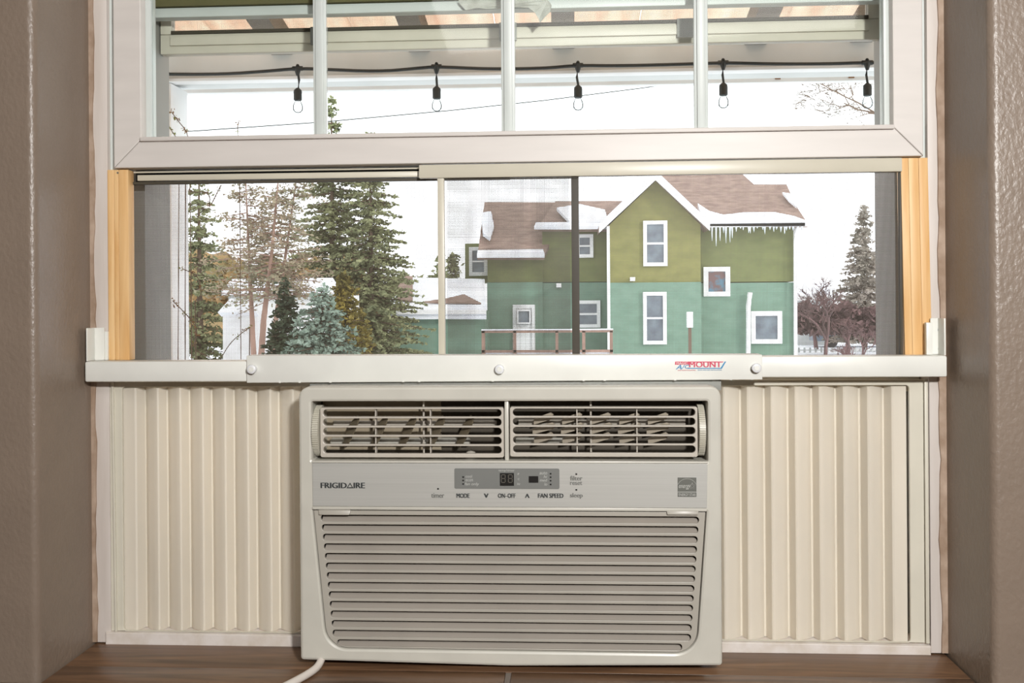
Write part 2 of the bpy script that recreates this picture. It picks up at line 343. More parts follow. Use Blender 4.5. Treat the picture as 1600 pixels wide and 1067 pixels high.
MB().box(GX0 - 0.0003, GX0 + 0.006, 0.002, 0.018, 0.607, 1.185).build('glazing_bead', 'vinyl_cool', sash, 0.0005)
MB().box(GX1 - 0.006, GX1 + 0.0003, 0.002, 0.018, 0.607, 1.185).build('glazing_bead', 'vinyl_cool', sash, 0.0005)
mx = [(P(a, 100, 0.008).x, P(b, 100, 0.008).x) for a, b in ((490, 511), (783, 805), (1083.5, 1106))]
edges = [GX0 + 0.006] + [v for p in mx for v in p] + [GX1 - 0.006]
for i in range(4):
    box('glass_pane', edges[2 * i], edges[2 * i + 1], 0.0065, 0.0095, 0.6066, 1.185, 'glass', sash)
for a, b in mx:
    q = MB(); q.box(a + 0.0002, b - 0.0002, 0.005, 0.012, 0.607, 1.185).box(a + 0.0035, b - 0.0035, 0.0025, 0.005, 0.607, 1.185); q.build('muntin', 'vinyl_cool', sash, 0.0006)

# fixed upper sash rail, storm window with half-raised insect screen
za = P(480, 24, 0.05).z; zb = P(480, 9, 0.05).z
S(box('trim_16', -0.527, 0.388, 0.045, 0.062, za, zb, 'vinyl_cool', bevel=0.001)); S(box('trim_17', -0.527, 0.388, 0.040, 0.060, zb + 0.0005, zb + 0.02, 'olivestrip'))
storm = empty('storm_window', 'raised outer storm sash with cream rail and grey mesh behind the upper panes', 'window')
zr0 = P(800, 75, 0.09).z; zr1 = P(800, 44, 0.09).z
box('bottom_rail', -0.5265, 0.3875, 0.084, 0.098, zr0, zr1, 'cream', storm, 0.001)
box('rail_step', -0.512, 0.373, 0.080, 0.0838, zr0 + 0.010, zr1 - 0.003, 'cream', storm, 0.0008)
box('screen_spline', -0.512, 0.373, 0.083, 0.090, zr1 + 0.0002, zr1 + 0.0045, 'spline', storm)
for xx in (-0.5265, 0.373): box('stile', xx, xx + 0.0145, 0.084, 0.098, zr1 + 0.0002, 1.25, 'cream', storm, 0.001)
for k, px in enumerate((500, 795, 1073)):
    x = P(px, 60, 0.079).x; box('clip', x - 0.012, x + 0.010, 0.0765, 0.0795, zr0 + 0.006, zr1 + 0.004, 'zinc', storm, 0.0005)
def screen_mesh(x0, x1, z0, z1, y, pitch, wr, wave=0.0):
    b = MB(); rnd = random.Random(3)
    nx = int((x1 - x0) / pitch); nz = int((z1 - z0) / pitch); h = wr / 2
    ph = rnd.random() * 6
    for i in range(nx + 1):
        x = x0 + i * pitch; ya = y + wave * math.sin(x * 21 + ph); j = 0.00008 * rnd.uniform(-1, 1)
        b.add([(x - h + j, ya - h, z0), (x + h + j, ya - h, z0), (x + j, ya + h, z0), (x - h - j, ya - h, z1), (x + h - j, ya - h, z1), (x - j, ya + h, z1)], [(0, 1, 4, 3), (1, 2, 5, 4), (2, 0, 3, 5)])
    N = 40
    for k in range(nz + 1):
        z = z0 + k * pitch; j = 0.00008 * rnd.uniform(-1, 1)
        vs = []; fs = []
        for i in range(N + 1):
            x = x0 + (x1 - x0) * i / N; ya = y + wave * math.sin(x * 21 + ph) + h; zz = z + j + 0.00025 * math.sin(x * 17 + z * 9)
            vs += [(x, ya, zz - h), (x, ya, zz + h), (x, ya + h, zz)]
            if i < N: o = 3 * i; fs += [(o, o + 3, o + 4, o + 1), (o + 1, o + 4, o + 5, o + 2), (o + 2, o + 5, o + 3, o)]
        b.add(vs, fs)
    return b
screen_mesh(-0.512, 0.373, zr1 + 0.003, 0.86, 0.092, 0.0016, 0.00030).build('screen_mesh', 'wire', storm, kind='stuff')
# torn film hanging off the sash
fb = MB(); pts = []
for i, (px, py) in enumerate(((716, 0), (718, 6), (728, 16), (745, 12), (762, 14), (790, 12), (812, 11), (826, 12), (836, 20), (842, 30), (843, 36), (850, 28), (860, 18), (862, 8), (856, 0))):
    pts.append(P(px, py, 0.034 + 0.003 * math.sin(i * 1.3)))
fb.slab(pts, (0, 0.0015, 0)); fb.build('torn_film', 'film', smooth=False)
tag(bpy.data.objects['torn_film'], 'torn scrap of crumpled white film hanging behind the middle upper panes', 'plastic film')

# ------------------------------------------------------------ insect screen (expanding, two halves)
scr = empty('insect_screen', 'expanding sliding insect screen in cream aluminium frame between two pine strips', 'screen')
ZB = 0.3405
# rear half, x -0.528 .. 0.0075
box('top_rail', -0.522, -0.1785, 0.002, 0.010, 0.5585, 0.5655, 'alu', scr, 0.0006)
box('track_lip', -0.5285, -0.1785, 0.006, 0.0105, 0.5685, 0.5705, 'alu', scr)
box('gap_shade_strip', -0.5285, -0.1765, 0.0125, 0.0145, 0.5580, 0.5722, 'dark', scr)  # added black strip closes the bright gap, standing for the shade in it
box('screen_spline', -0.5285, -0.0700, 0.0045, 0.0115, 0.5545, 0.5575, 'spline', scr)
box('stile', P(893, 400, 0.006).x, P(905, 400, 0.006).x, 0.003, 0.011, ZB, 0.5570, 'spline', scr, 0.0006)
screen_mesh(-0.5285, 0.0010, ZB, 0.5580, 0.0070, 0.00155, 0.00031, 0.0006).build('screen_mesh', 'wire', scr, kind='stuff')
# front half
box('top_rail', -0.1765, 0.3825, -0.0095, -0.0005, 0.5555, 0.5712, 'alu', scr, 0.0008)
box('stile', P(684.5, 400, -0.006).x, P(695, 400, -0.006).x, -0.0090, -0.0010, ZB, 0.5553, 'alu', scr, 0.0008)
box('screen_spline', -0.1505, 0.0100, -0.0035, -0.0010, 0.5538, 0.5552, 'spline', scr)
box('stile', 0.3800, 0.3830, -0.0065, -0.0010, ZB, 0.5553, 'spline', scr, 0.0004)
screen_mesh(-0.1440, 0.3800, ZB, 0.5570, -0.0020, 0.00158, 0.00031, 0.0005).build('screen_mesh', 'wire', scr, kind='stuff')
# pine filler strips
for nm, q, lab in (('left', [(-0.5550, -0.5470), (-0.5468, -0.5415), (-0.5413, -0.5293)], 'pale pine filler strip at the left end of the screen, nail hole near its top'),
                   ('right', [(0.3850, 0.3935), (0.3937, 0.4050), (0.4052, 0.4155)], 'knotty pine filler strip at the right end of the screen, leaning slightly')):
    t = empty('wooden_strip', lab, 'wood strip'); top = 0.5712
    for a, b in q:
        sh = 0.0035 if nm == 'right' else 0.0
        MB().slab([(a, -0.007, 0.342), (b, -0.007, 0.342), (b - sh, -0.007, top), (a - sh, -0.007, top)], (0, 0.016 if nm == 'left' else 0.015, 0)).build('board', 'pine', t, 0.0004)
    if nm == 'left':
        c = P(184, 270, -0.0075); MB().lathe((c.x, -0.0077, c.z), [(0.0013, 0), (0.0009, 0.001)], 'y', 10).build('nail', 'rafter', t)

# ------------------------------------------------------------ accordion side panels
def pleats(x0, x1, z0, z1, mirror, ztop_r):
    b = MB(); pitch = 0.0276; prof = []; x = x0; ynear, yfar = -0.0005, 0.0135
    # groove -> wide face -> ridge -> narrow face -> groove, curved a little
    n = int((x1 - x0) / pitch) + 1; off = 0.0225; seq = [(0.0, yfar + (ynear - yfar) * 0.86), (0.010, yfar + (ynear - yfar) * 0.93), (0.0150, ynear), (0.0170, yfar + (ynear - yfar) * 0.93), (0.0195, yfar + (ynear - yfar) * 0.45), (0.0218, yfar)]
    for i in range(n):
        s = off + i * pitch
        for t, d in ((0.0, 0.0), (0.045, 0.02), (0.09, 0.22), (0.30, 0.52), (0.52, 0.80), (0.68, 0.97), (0.74, 1.0), (0.80, 0.93), (0.90, 0.45), (0.965, 0.04)):
            seq.append((s + t * pitch, yfar + (ynear - yfar) * d))
    L = x1 - x0; seq = [(min(s, L), y) for s, y in seq if s <= L + 1e-6]
    pts = [(x0 + s, y) if not mirror else (x1 - s, y) for s, y in seq]
    m = len(pts); th = 0.0009
    vs = [(x, y, z0) for x, y in pts] + [(x, y, z1) for x, y in pts] + [(x, y + th, z0) for x, y in pts] + [(x, y + th, z1) for x, y in pts]
    fs = []
    for i in range(m - 1):
        fs += [(i, i + 1, m + i + 1, m + i), (2 * m + i, 3 * m + i, 3 * m + i + 1, 2 * m + i + 1), (m + i, m + i + 1, 3 * m + i + 1, 3 * m + i)]
    b.add(vs, fs); return b
for side in (-1, 1):
    if side < 0:
        t = empty('side_panel', 'cream accordion-pleated filler panel left of the air conditioner', 'side panel', None)
        plate('panel_frame', [rrect(-0.5555, -0.306, 0.0146, 0.3155, 0.001), rrect(-0.5405, -0.3068, 0.0152, 0.3095, 0.004)], -0.0035, 0.0005, 'cream', t, 0.0006)
        plate('edge_channel', [[(-0.5500, 0.0145), (-0.5475, 0.0145), (-0.5500, 0.3165), (-0.5525, 0.3165)]], -0.0065, -0.0036, 'cream', t, 0.0005)
        pleats(-0.5412, -0.3050, 0.0146, 0.3080, False, 0).build('pleated_curtain', 'cream_pleat', t, smooth=True)
        box('bottom_track', -0.540, -0.306, 0.0145, 0.0185, 0.0143, 0.020, 'cream', t)
    else:
        t = empty('side_panel', 'cream accordion-pleated filler panel right of the air conditioner', 'side panel', None)
        plate('panel_frame', [rrect(0.1660, 0.4065, 0.0122, 0.3160, 0.001), rrect(0.1668, 0.3905, 0.0128, 0.3095, 0.004)], -0.0035, 0.0005, 'cream', t, 0.0006)
        box('edge_channel', 0.4070, 0.4110, -0.0060, 0.0010, 0.0122, 0.3165, 'cream', t, 0.0005)
        pleats(0.1620, 0.3885, 0.0122, 0.3080, True, 0).build('pleated_curtain', 'cream_pleat', t, smooth=True)
        box('bottom_track', 0.170, 0.3895, 0.0145, 0.0185, 0.0120, 0.018, 'cream', t)
S(box('trim_18', -0.553, -0.307, 0.022, 0.030, 0.30, 0.3400, 'cream', bevel=0.0005)); S(box('trim_19', 0.167, 0.411, 0.022, 0.030, 0.30, 0.3400, 'cream', bevel=0.0005))

# ------------------------------------------------------------ support bar
sb = empty('support_bar', 'white telescoping metal support bar with three round knobs across the window', 'support bar')
arm = box('arm', -0.5708, -0.360, -0.0350, -0.0080, 0.3178, 0.3420, 'bar', sb, 0.0022)
arm2 = box('arm', 0.205, 0.4222, -0.0350, -0.0080, 0.3212, 0.3452, 'bar', sb, 0.0022)
sl_ = MB().slab([(-0.3755, -0.0385, 0.3168), (0.2168, -0.0385, 0.3192), (0.2168, -0.0385, 0.3472), (-0.3755, -0.0385, 0.3484)], (0, 0.0030, 0)).build('sleeve', 'bar', sb, 0.0006)
MB().slab([(-0.3755, -0.0355, 0.3452), (0.2168, -0.0355, 0.3456), (0.2168, -0.0355, 0.3472), (-0.3755, -0.0355, 0.3484)], (0, 0.0258, 0)).build('sleeve_top', 'bar', sb, 0.0004)
for px, py in ((393, 577), (780.5, 577), (1182, 575)):
    c = P(px, py, -0.044)
    k = MB().lathe((c.x, -0.0386, c.z), [(0.0048, 0), (0.0052, -0.003), (0.0055, -0.0058), (0.0050, -0.0070), (0.0042, -0.0075)], 'y', 28).build('knob', 'knob', sb, smooth=True)
    MB().lathe((c.x, -0.0462, c.z), [(0.0030, 0), (0.0028, -0.0003)], 'y', 20).build('knob_cap', 'bar', k)
for px in (437, 468, 516, 630, 655, 770, 912, 945, 1055, 1142, 1175):     # small stamped catches under the sleeve
    x = P(px, 593, -0.0386).x; MB().box(x - 0.0012, x + 0.0012, -0.0388, -0.0355, 0.3168 + (x + 0.3755) * 0.0024 / 0.592 - 0.0004, 0.3190).build('catch', 'bar', sb)
def screwhead(x, y, z, par):
    s_ = MB().lathe((x, y, z), [(0.0030, 0), (0.0030, -0.0006), (0.0022, -0.0014)], 'y', 16).build('screw', 'screw', par, smooth=True)
    MB().box(x - 0.0018, x + 0.0018, y - 0.0017, y - 0.0012, z - 0.0004, z + 0.0004).box(x - 0.0004, x + 0.0004, y - 0.0017, y - 0.0012, z - 0.0018, z + 0.0018).build('cross_slot', 'black', s_)
bl = plate('bracket', [rrect(-0.5708, -0.5580, 0.3422, 0.3812, 0.0015)], -0.0120, -0.0100, 'bar', sb, 0.0004)
box('flange', -0.5708, -0.5693, -0.0310, -0.0122, 0.3422, 0.3812, 'bar', bl, 0.0004); box('flange', -0.5600, -0.5545, -0.0098, -0.0060, 0.3422, 0.3765, 'bar', bl, 0.0004)
a = P(140.5, 520, -0.0125); screwhead(a.x, -0.0121, a.z, bl); a = P(140.5, 549, -0.0125); screwhead(a.x, -0.0121, a.z, bl)
br = plate('bracket', [rrect(0.4120, 0.4222, 0.3454, 0.3870, 0.0015)], -0.0120, -0.0100, 'bar', sb, 0.0004)
box('flange', 0.4204, 0.4222, -0.0310, -0.0122, 0.3454, 0.3870, 'bar', br, 0.0004); box('flange', 0.4050, 0.4120, -0.0190, -0.0122, 0.3454, 0.3820, 'bar', br, 0.0005)
a = P(1469.5, 515, -0.0125); screwhead(a.x, -0.0121, a.z, br); a = P(1470, 545, -0.0125); screwhead(a.x, -0.0121, a.z, br)
# printed logo
YL = -0.0388
def lp(px, py): p = P(px, py, YL); return (p.x, p.z)
logo = plate('printed_logo', [[lp(1055, 564.8), lp(1131, 564.8), lp(1129, 566.2), lp(1078, 566.2), lp(1077, 569.6), lp(1054.5, 569.8)]], YL, YL + 0.0002, 'red', sl_)
def ltext(nm, s, a, b, c, d, m, bold=0.0, shear=0.0, dy=0.0003):
    p = P(a, d, YL); q = P(b, c, YL); return text(nm, s, p.x, q.x, p.z, q.z, YL - dy, m, sl_, bold, shear)
ltext('lettering', 'MAGIC', 1057, 1074.5, 565.5, 569.2, 'bar', 0.0, 0.0)
ltext('lettering', 'MOUNT', 1077, 1127, 565, 573.8, 'red', 0.02, 0.0)
ltext('lettering', 'A', 1056, 1065, 569.9, 577, 'blue', 0.015, 0.3, 0.0004)
ltext('lettering', '/', 1065.5, 1070, 569.9, 576, 'blue', 0.015, 0.2, 0.0004)
ltext('lettering', 'C', 1070, 1077, 569.9, 575.6, 'blue', 0.015, 0.2, 0.0004)
plate('blue_stroke', [[lp(1074, 574.7), lp(1126, 574.7), lp(1132.3, 564.8), lp(1134.6, 564.8), lp(1128, 576), lp(1073, 576)]], YL - 0.0001, YL + 0.0001, 'blue', sl_)
ltext('lettering', 'SAFE ROOM MOUNTING', 1059, 1087, 577.5, 579.3, 'red'); ltext('lettering', 'QUICK AND EASY INSTALLATION', 1090, 1127.5, 577, 579.2, 'blue')

# ------------------------------------------------------------ air conditioner
ac = empty('air_conditioner', 'off-white window air conditioner with slatted front standing on the brown ledge', 'air conditioner')
YF = -0.0760
X0, X1, Z0, Z1 = -0.3042, 0.1645, 0.0078, 0.3150
def ap(px, py, y=YF): p = P(px, py, y); return (p.x, p.z)
# front bezel with its two openings
gt = 0.1775; gx0, gx1 = -0.2890, 0.1480; gb = 0.0222
grille_out = [(gx0, gt), (gx0 + 0.0148, gb), (gx1 - 0.0115, gb - 0.0005), (gx1, gt)]
vz0, vz1, vx0, vx1 = 0.2325, 0.2985, -0.2895, 0.1500
outer = rpoly([(X0, Z0 + 0.0010), (-0.07, Z0 - 0.0028), (X1, Z0 + 0.0010), (X1 + 0.0006, Z1), (X0 - 0.0002, Z1)], [0.004, 0.6, 0.004, 0.012, 0.012], 6)
plate('front_bezel', [outer, rrect(vx0, vx1, vz0, vz1, 0.0015), rpoly(grille_out, [0.0005, 0.026, 0.026, 0.0005])], YF, -0.047, 'acbody', ac, 0.0030)
plate('bezel_rim', [rrect(X0 + 0.002, X1 - 0.002, Z0 + 0.001, Z1 - 0.001, 0.010), rrect(-0.292, 0.152, 0.0135, 0.302, 0.003)], -0.047, -0.030, 'acbody', ac, 0.001)
box('chassis', -0.2900, 0.1500, -0.030, 0.30, 0.0010, 0.3060, 'zinc', ac, 0.001)
MB().slab([(-0.3035, -0.0298, 0.3062), (0.172, -0.0298, 0.3062), (0.172, -0.0298, 0.3189), (-0.3035, -0.0298, 0.3169)], (0, 0.0150, 0)).build('top_flange', 'zinc', ac, 0.0004)
for xx in (-0.27, 0.10): box('foot', xx, xx + 0.03, -0.045, -0.031, 0.0, 0.0125, 'black', ac)
# control panel strip
cp = plate('control_panel', [[(vx0 + 0.001, 0.1818), (vx1 - 0.0015, 0.1818), (vx1 - 0.0005, 0.2300), (vx0 + 0.0005, 0.2300)]], YF - 0.0012, YF + 0.002, 'panel', ac, 0.0003)
box('lower_lip', gx0, gx1, YF - 0.0016, YF + 0.002, 0.1780, 0.1814, 'acbody', ac, 0.0006); box('upper_lip', vx0, vx1, YF - 0.0016, YF + 0.002, 0.2303, 0.2328, 'acbody', ac, 0.0006)
YT = YF - 0.0014
def t_(s, a, b, c, d, m, bold=0.0, shear=0.0, nm='lettering'):
    p = P(a, d, YT); q = P(b, c, YT); return text(nm, s, p.x, q.x, p.z, q.z, YT - 0.0003, m, cp, bold, shear)
p = P(710, 763.5, YT); q = P(874, 732, YT); plate('display_overlay', [rrect(p.x, q.x, p.z, q.z, 0.0018)], YT, YT + 0.0004, 'dispgrey', cp)
def rect_(nm, a, b, c, d, m):
    p = P(a, d, YT); q = P(b, c, YT); return box(nm, p.x, q.x, YT - 0.0004, YT, p.z, q.z, m, cp)
t_('FRIGID', 501.5, 541.5, 754, 762.5, 'ink', 0.03, nm='lettering'); t_('IRE', 553, 569.8, 754, 762.5, 'ink', 0.03)
plate('lettering', [[ap(541.5, 762.6, YT), ap(547, 753.8, YT), ap(552.2, 762.6, YT)], [ap(543.9, 761.2, YT), ap(547, 756.3, YT), ap(550, 761.2, YT)]], YT - 0.0003, YT, 'ink', cp)
t_('timer', 674, 694, 770.3, 777.5, 'ink2', 0.02); t_('MODE', 713.5, 733.5, 771, 777.6, 'ink', 0.035); t_('V', 756.5, 763, 771, 777.6, 'ink', 0.04)
t_('ON–OFF', 778.3, 805.3, 771, 777.6, 'ink', 0.035); t_('V', 820.5, 827, 771, 777.6, 'ink', 0.04).data.transform(Matrix.Identity(4))
lam = cp.children[-1]; zm = sum(v.co.z for v in lam.data.vertices) / len(lam.data.vertices); zs = [v.co.z for v in lam.data.vertices]; zm = (min(zs) + max(zs)) / 2
for v in lam.data.vertices: v.co.z = 2 * zm - v.co.z
t_('FAN SPEED', 841, 880, 771, 777.6, 'ink', 0.035); t_('sleep', 890.8, 910.2, 770.2, 779, 'ink2', 0.02)
t_('filter', 891, 909.8, 743.3, 750.5, 'ink2', 0.02); t_('reset', 891, 909.5, 752, 757.5, 'ink2', 0.02)
for a, b in ((684.5, 763.5), (900.5, 740.5), (900.5, 765)): rect_('indicator_dot', a - 1.3, a + 1.3, b - 1, b + 1.2, 'black')
for b in (745.2, 750.6, 756): rect_('indicator_dot', 722.4, 725, b - 1.1, b + 1.1, 'black')
for b in (740, 745.5, 751, 756.7): rect_('indicator_dot', 859, 861.6, b - 1.1, b + 1.1, 'black')
t_('cool', 727.5, 737.5, 741.8, 746.3, 'inkw'); t_('econ', 727.5, 739, 748.4, 752, 'inkw'); t_('fan only', 726.5, 748.5, 753.6, 759.5, 'inkw', 0, 0.2)
t_('temp/timer', 779, 804, 733, 737.3, 'inkw'); t_('F', 809, 811.5, 739, 742.2, 'inkw'); t_('C', 809, 811.8, 747, 750, 'inkw'); t_('Hr', 808.5, 813, 754.3, 757.8, 'inkw')
t_('auto', 843, 855, 737, 741.2, 'inkw', 0, 0.2); t_('hi', 849.5, 855, 742.3, 746.6, 'inkw', 0, 0.2); t_('med', 843.5, 855, 748, 752.2, 'inkw', 0, 0.2); t_('lo', 850.5, 855, 754, 758.5, 'inkw', 0, 0.2)
rect_('digit_display', 781.2, 803, 739, 758.8, 'black'); rect_('receiver_window', 826.2, 841, 743.8, 754, 'black')
for cx in (786.4, 797.4):
    q = MB()
    for a, b, c, d in ((-2.6, 2.6, 741, 742), (-2.6, 2.6, 746.9, 747.9), (-2.6, 2.6, 753, 754), (-3.5, -2.5, 742, 746.8), (2.5, 3.5, 742, 746.8), (-3.5, -2.5, 748, 753), (2.5, 3.5, 748, 753)):
        p = P(cx + a, d, YT); r_ = P(cx + b, c, YT); q.box(p.x, r_.x, YT - 0.0006, YT - 0.0004, p.z, r_.z)
    q.build('digit', 'seg', cp)
# energy label
rect_('efficiency_label', 1059, 1088, 746, 776, 'es')
q = MB(); arc = [P(1073.5 + 15.5 * math.cos(t), 762.5 - 14.5 * math.sin(t), YT - 0.0006) for t in [math.radians(a) for a in range(22, 160, 8)]]; q.tube(arc, 0.00022, 4)
st = [P(1081.6 + (5.6 if i % 2 == 0 else 2.2) * math.sin(math.radians(36 * i)), 759.5 - (5.4 if i % 2 == 0 else 2.2) * math.cos(math.radians(36 * i)), YT - 0.0006) for i in range(11)]
q.tube(st, 0.00020, 4); q.box(P(1059, 768, YT).x, P(1088, 768, YT).x, YT - 0.0005, YT - 0.0003, P(1070, 769, YT).z, P(1070, 768.2, YT).z); q.build('label_drawing', 'inkw', cp)
t_('energy', 1060.5, 1079, 757.5, 764.5, 'inkw', 0.0, 0.4).location.y = -0.0004; t_('ENERGY STAR', 1060.5, 1087, 770.5, 774.8, 'inkw').location.y = -0.0004

# vents behind the upper opening
rc = MB(); yb = -0.0310
rc.box(vx0 - 0.001, vx1 + 0.001, yb, yb + 0.0008, vz0 - 0.001, vz1 + 0.001); rc.build('recess_back', 'ventin', ac)
box('duct_wall', vx0 + 0.002, P(690, 680, yb).x, yb - 0.003, yb - 0.0004, vz0 + 0.006, vz1, 'duct', ac)
rc = MB(); rc.box(vx0 - 0.0015, vx0, YF + 0.006, yb, vz0, vz1).box(vx1, vx1 + 0.0015, YF + 0.006, yb, vz0, vz1).box(vx0, vx1, YF + 0.006, yb, vz1, vz1 + 0.0012).box(vx0, vx1, YF + 0.006, yb, vz0 - 0.0012, vz0); rc.build('recess_wall', 'acbody', ac)
box('divider', P(788.5, 680, YF + 0.006).x, P(795, 680, YF + 0.006).x, YF + 0.005, yb, vz0, vz1, 'acbody', ac, 0.001)
box('air_scoop', vx0 + 0.012, -0.115, yb - 0.012, yb - 0.0005, 0.2440, 0.2530, 'acbody', ac, 0.003); box('air_scoop', P(805, 690, yb).x, P(905, 690, yb).x, yb - 0.008, yb - 0.0005, 0.2460, 0.2530, 'acbody', ac, 0.003)
yv = YF + 0.004
def vent(pa, pb, ta, tb, tz, wheel_side):
    (x0, zb_), (x1, zt) = ap(pa, tb, yv), ap(pb, ta, yv)
    loops = [rrect(x0, x1, zb_, zt, 0.0025)]; xs0 = ap(pa + 4.5, 680, yv)[0]; xs1 = ap(pb - 3.5, 680, yv)[0]
    H = zt - zb_; pitch = (H - 0.0045) / 5; hh = pitch * 0.80
    for k in range(5):
        z = zb_ + 0.0045 + k * pitch; loops.append(rrect(xs0, xs1, z, z + hh, hh * 0.48))
    v = plate('vent_grille', loops, yv, yv + 0.006, 'vent', ac, 0.0007)
    box('rim', x0 + 0.001, x1 - 0.001, yv + 0.006, yv + 0.014, zt - 0.0016, zt - 0.0004, 'vent', v); box('rim', x0 + 0.001, x1 - 0.001, yv + 0.006, yv + 0.014, zb_ + 0.0004, zb_ + 0.0016, 'vent', v)
    for fr in ((0.30, 0.60) if wheel_side < 0 else (0.36, 0.68)):
        xx = x0 + (x1 - x0) * fr; box('rib', xx - 0.0006, xx + 0.0006, yv + 0.0045, yv + 0.012, zb_ + 0.003, zt - 0.003, 'vent', v)
    xx = x0 + (x1 - x0) * (0.555 if wheel_side < 0 else 0.435); MB().tube([(xx, yv + 0.016, vz0 + 0.001), (xx, yv + 0.016, vz1 - 0.001)], 0.0011, 8).build('pivot_rod', 'vent', v, smooth=True)
    # link rod and vanes
    MB().tube([(x0 + 0.008, yv + 0.030, tz), (x1 - 0.010, yv + 0.030, tz)], 0.0012, 6).box(x0 + 0.008, x1 - 0.010, yv + 0.031, yv + 0.033, tz + 0.0005, tz + 0.005).build('link_rod', 'vent', v)
    for k in range(5):
        if wheel_side < 0:
            xc = x0 + 0.032 + k * 0.0325; pts = [(-0.012, -0.016), (-0.006, -0.018), (0.0, -0.010), (0.010, 0.010), (0.011, 0.016), (0.006, 0.017), (-0.002, 0.008), (-0.008, -0.004)]
            b_ = MB(); yy = yv + 0.0125
            b_.add([(xc + a * 0.9, yy + 0.006 * (1 if i in (0, 7, 6, 5) else -1), (zb_ + zt) / 2 + c) for i, (a, c) in enumerate(pts)] + [(xc + a * 0.9 + 0.0012, yy + 0.002 + 0.006 * (1 if i in (0, 7, 6, 5) else -1), (zb_ + zt) / 2 + c) for i, (a, c) in enumerate(pts)],
                   [(0, 1, 2, 7), (7, 2, 3, 6), (6, 3, 4, 5), (15, 10, 9, 8), (14, 11, 10, 15), (13, 12, 11, 14)] + [(i, (i + 1) % 8, 8 + (i + 1) % 8, 8 + i) for i in range(8)])
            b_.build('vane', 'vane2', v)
        else:
            xc = x0 + 0.037 + k * 0.0320; zc = (zb_ + zt) / 2 + 0.001
            for dz in (0.011, 0.0, -0.011):      # each vane is split into slanted blades
                b_ = MB(); hw = 0.011 if dz else 0.0125
                b_.slab([(xc - hw, yv + 0.019, zc + dz - 0.0065), (xc + hw - 0.002, yv + 0.0125, zc + dz + 0.0040 - 0.0035), (xc + hw, yv + 0.0115, zc + dz + 0.0060), (xc + hw - 0.003, yv + 0.0125, zc + dz + 0.0080), (xc - hw, yv + 0.019, zc + dz + 0.0005)], (0.0006, 0.0014, 0))
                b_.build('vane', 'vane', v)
    # ribbed thumb wheel
    wx = (x0 - 0.0048) if wheel_side < 0 else (x1 + 0.0048); zc = (zb_ + zt) / 2; R = H / 2 + 0.0006; q = MB(); N = 72; hw = 0.0034
    q.lathe((wx, yv + 0.0215, zc), [(R * 0.90, -hw - 0.0004), (R * 0.985, -hw), (R * 0.985, hw), (R * 0.90, hw + 0.0004)], 'x', N)
    for k in range(N):
        a = 2 * math.pi * k / N
        if math.cos(a) > 0.25: continue
        u = Vector((0, math.cos(a), math.sin(a))); tt = Vector((0, -math.sin(a), math.cos(a))); c = Vector((wx, yv + 0.0215, zc)) + u * R
        vs = [c + Vector((sx * hw, 0, 0)) + tt * (st_ * 0.00035) + u * (su * 0.0009) for su in (-1, 0.8) for sx, st_ in ((-1, -1), (1, -1), (1, 1), (-1, 1))]
        q.add(vs, [(0, 1, 2, 3), (7, 6, 5, 4), (0, 4, 5, 1), (1, 5, 6, 2), (2, 6, 7, 3), (3, 7, 4, 0)])
    wh = q.build('thumb_wheel', 'wheel', ac)
    return v
vent(500.5, 787, 636.5, 714.5, 0.2680, -1); vent(797, 1090, 635.5, 713.5, 0.2690, 1)
MB().lathe((P(737, 703, yb).x, yb - 0.010, P(737, 708, yb).z), [(0.0060, 0), (0.0050, 0.003), (0.0020, 0.0055)], 'z', 14).build('screw_boss', 'vent', ac)

# lower intake grille
def gxl(z): t = (gt - z) / (gt - gb); return gx0 + 0.0148 * t
def gxr(z): t = (gt - z) / (gt - gb); return gx1 - 0.0115 * t
e = 0.0009
gl = rpoly([(gx0 + e, gt - e), (gx0 + 0.0148 + e, gb + e), (gx1 - 0.0115 - e, gb - 0.0005 + e), (gx1 - e, gt - e)], [0.0005, 0.0252, 0.0252, 0.0005])
loops = [gl]; slats = []
zt0 = P(800, 806, YF).z; pz = (zt0 - P(800, 1003, YF).z) / 13.0
for k in range(14):
    zt = zt0 - k * pz; hs = 0.0076; zb_ = zt - hs
    xa = gxl(zt - hs / 2) + 0.0078 + (0.004 if k == 13 else 0); xb = gxr(zt - hs / 2) - 0.0072 - (0.009 if k == 13 else 0)
    loops.append(rrect(xa, xb, zb_, zt, 0.0036)); slats.append((xa, xb, zb_, zt))
gr = plate('intake_grille', loops, YF + 0.0012, YF + 0.0050, 'acgrille', ac, 0.0004)
for xa, xb, zb_, zt in slats:
    q = MB(); ya, yb2 = YF + 0.0100, YF + 0.0024; top = zt - 0.0023
    q.add([(xa + 0.0012, ya, top), (xb - 0.0012, ya, top), (xb - 0.0006, yb2, zb_ - 0.0003), (xa + 0.0006, yb2, zb_ - 0.0003), (xa + 0.0012, ya + 0.0012, top), (xb - 0.0012, ya + 0.0012, top), (xb - 0.0006, yb2 + 0.003, zb_ - 0.0008), (xa + 0.0006, yb2 + 0.003, zb_ - 0.0008)],
          [(0, 3, 2, 1), (4, 5, 6, 7), (0, 1, 5, 4), (3, 7, 6, 2), (0, 4, 7, 3), (1, 2, 6, 5)]); q.build('slat', 'acslat', gr)
plate('grille_backing', [rrect(-0.291, 0.150, 0.010, 0.180, 0.003)], YF + 0.013, YF + 0.0145, 'dark', ac)
for a, b in ((497.5, 548), (1041, 1092)):
    p = P(a, 805, YF); q_ = P(b, 796.5, YF); MB().slab([(p.x + 0.001, YF - 0.0022, p.z + 0.0008), (q_.x - 0.001, YF - 0.0022, p.z + 0.0008), (q_.x, YF - 0.0004, q_.z), (p.x, YF - 0.0004, q_.z)], (0, 0.004, 0)).build('finger_tab', 'acgrille', gr, 0.0008)

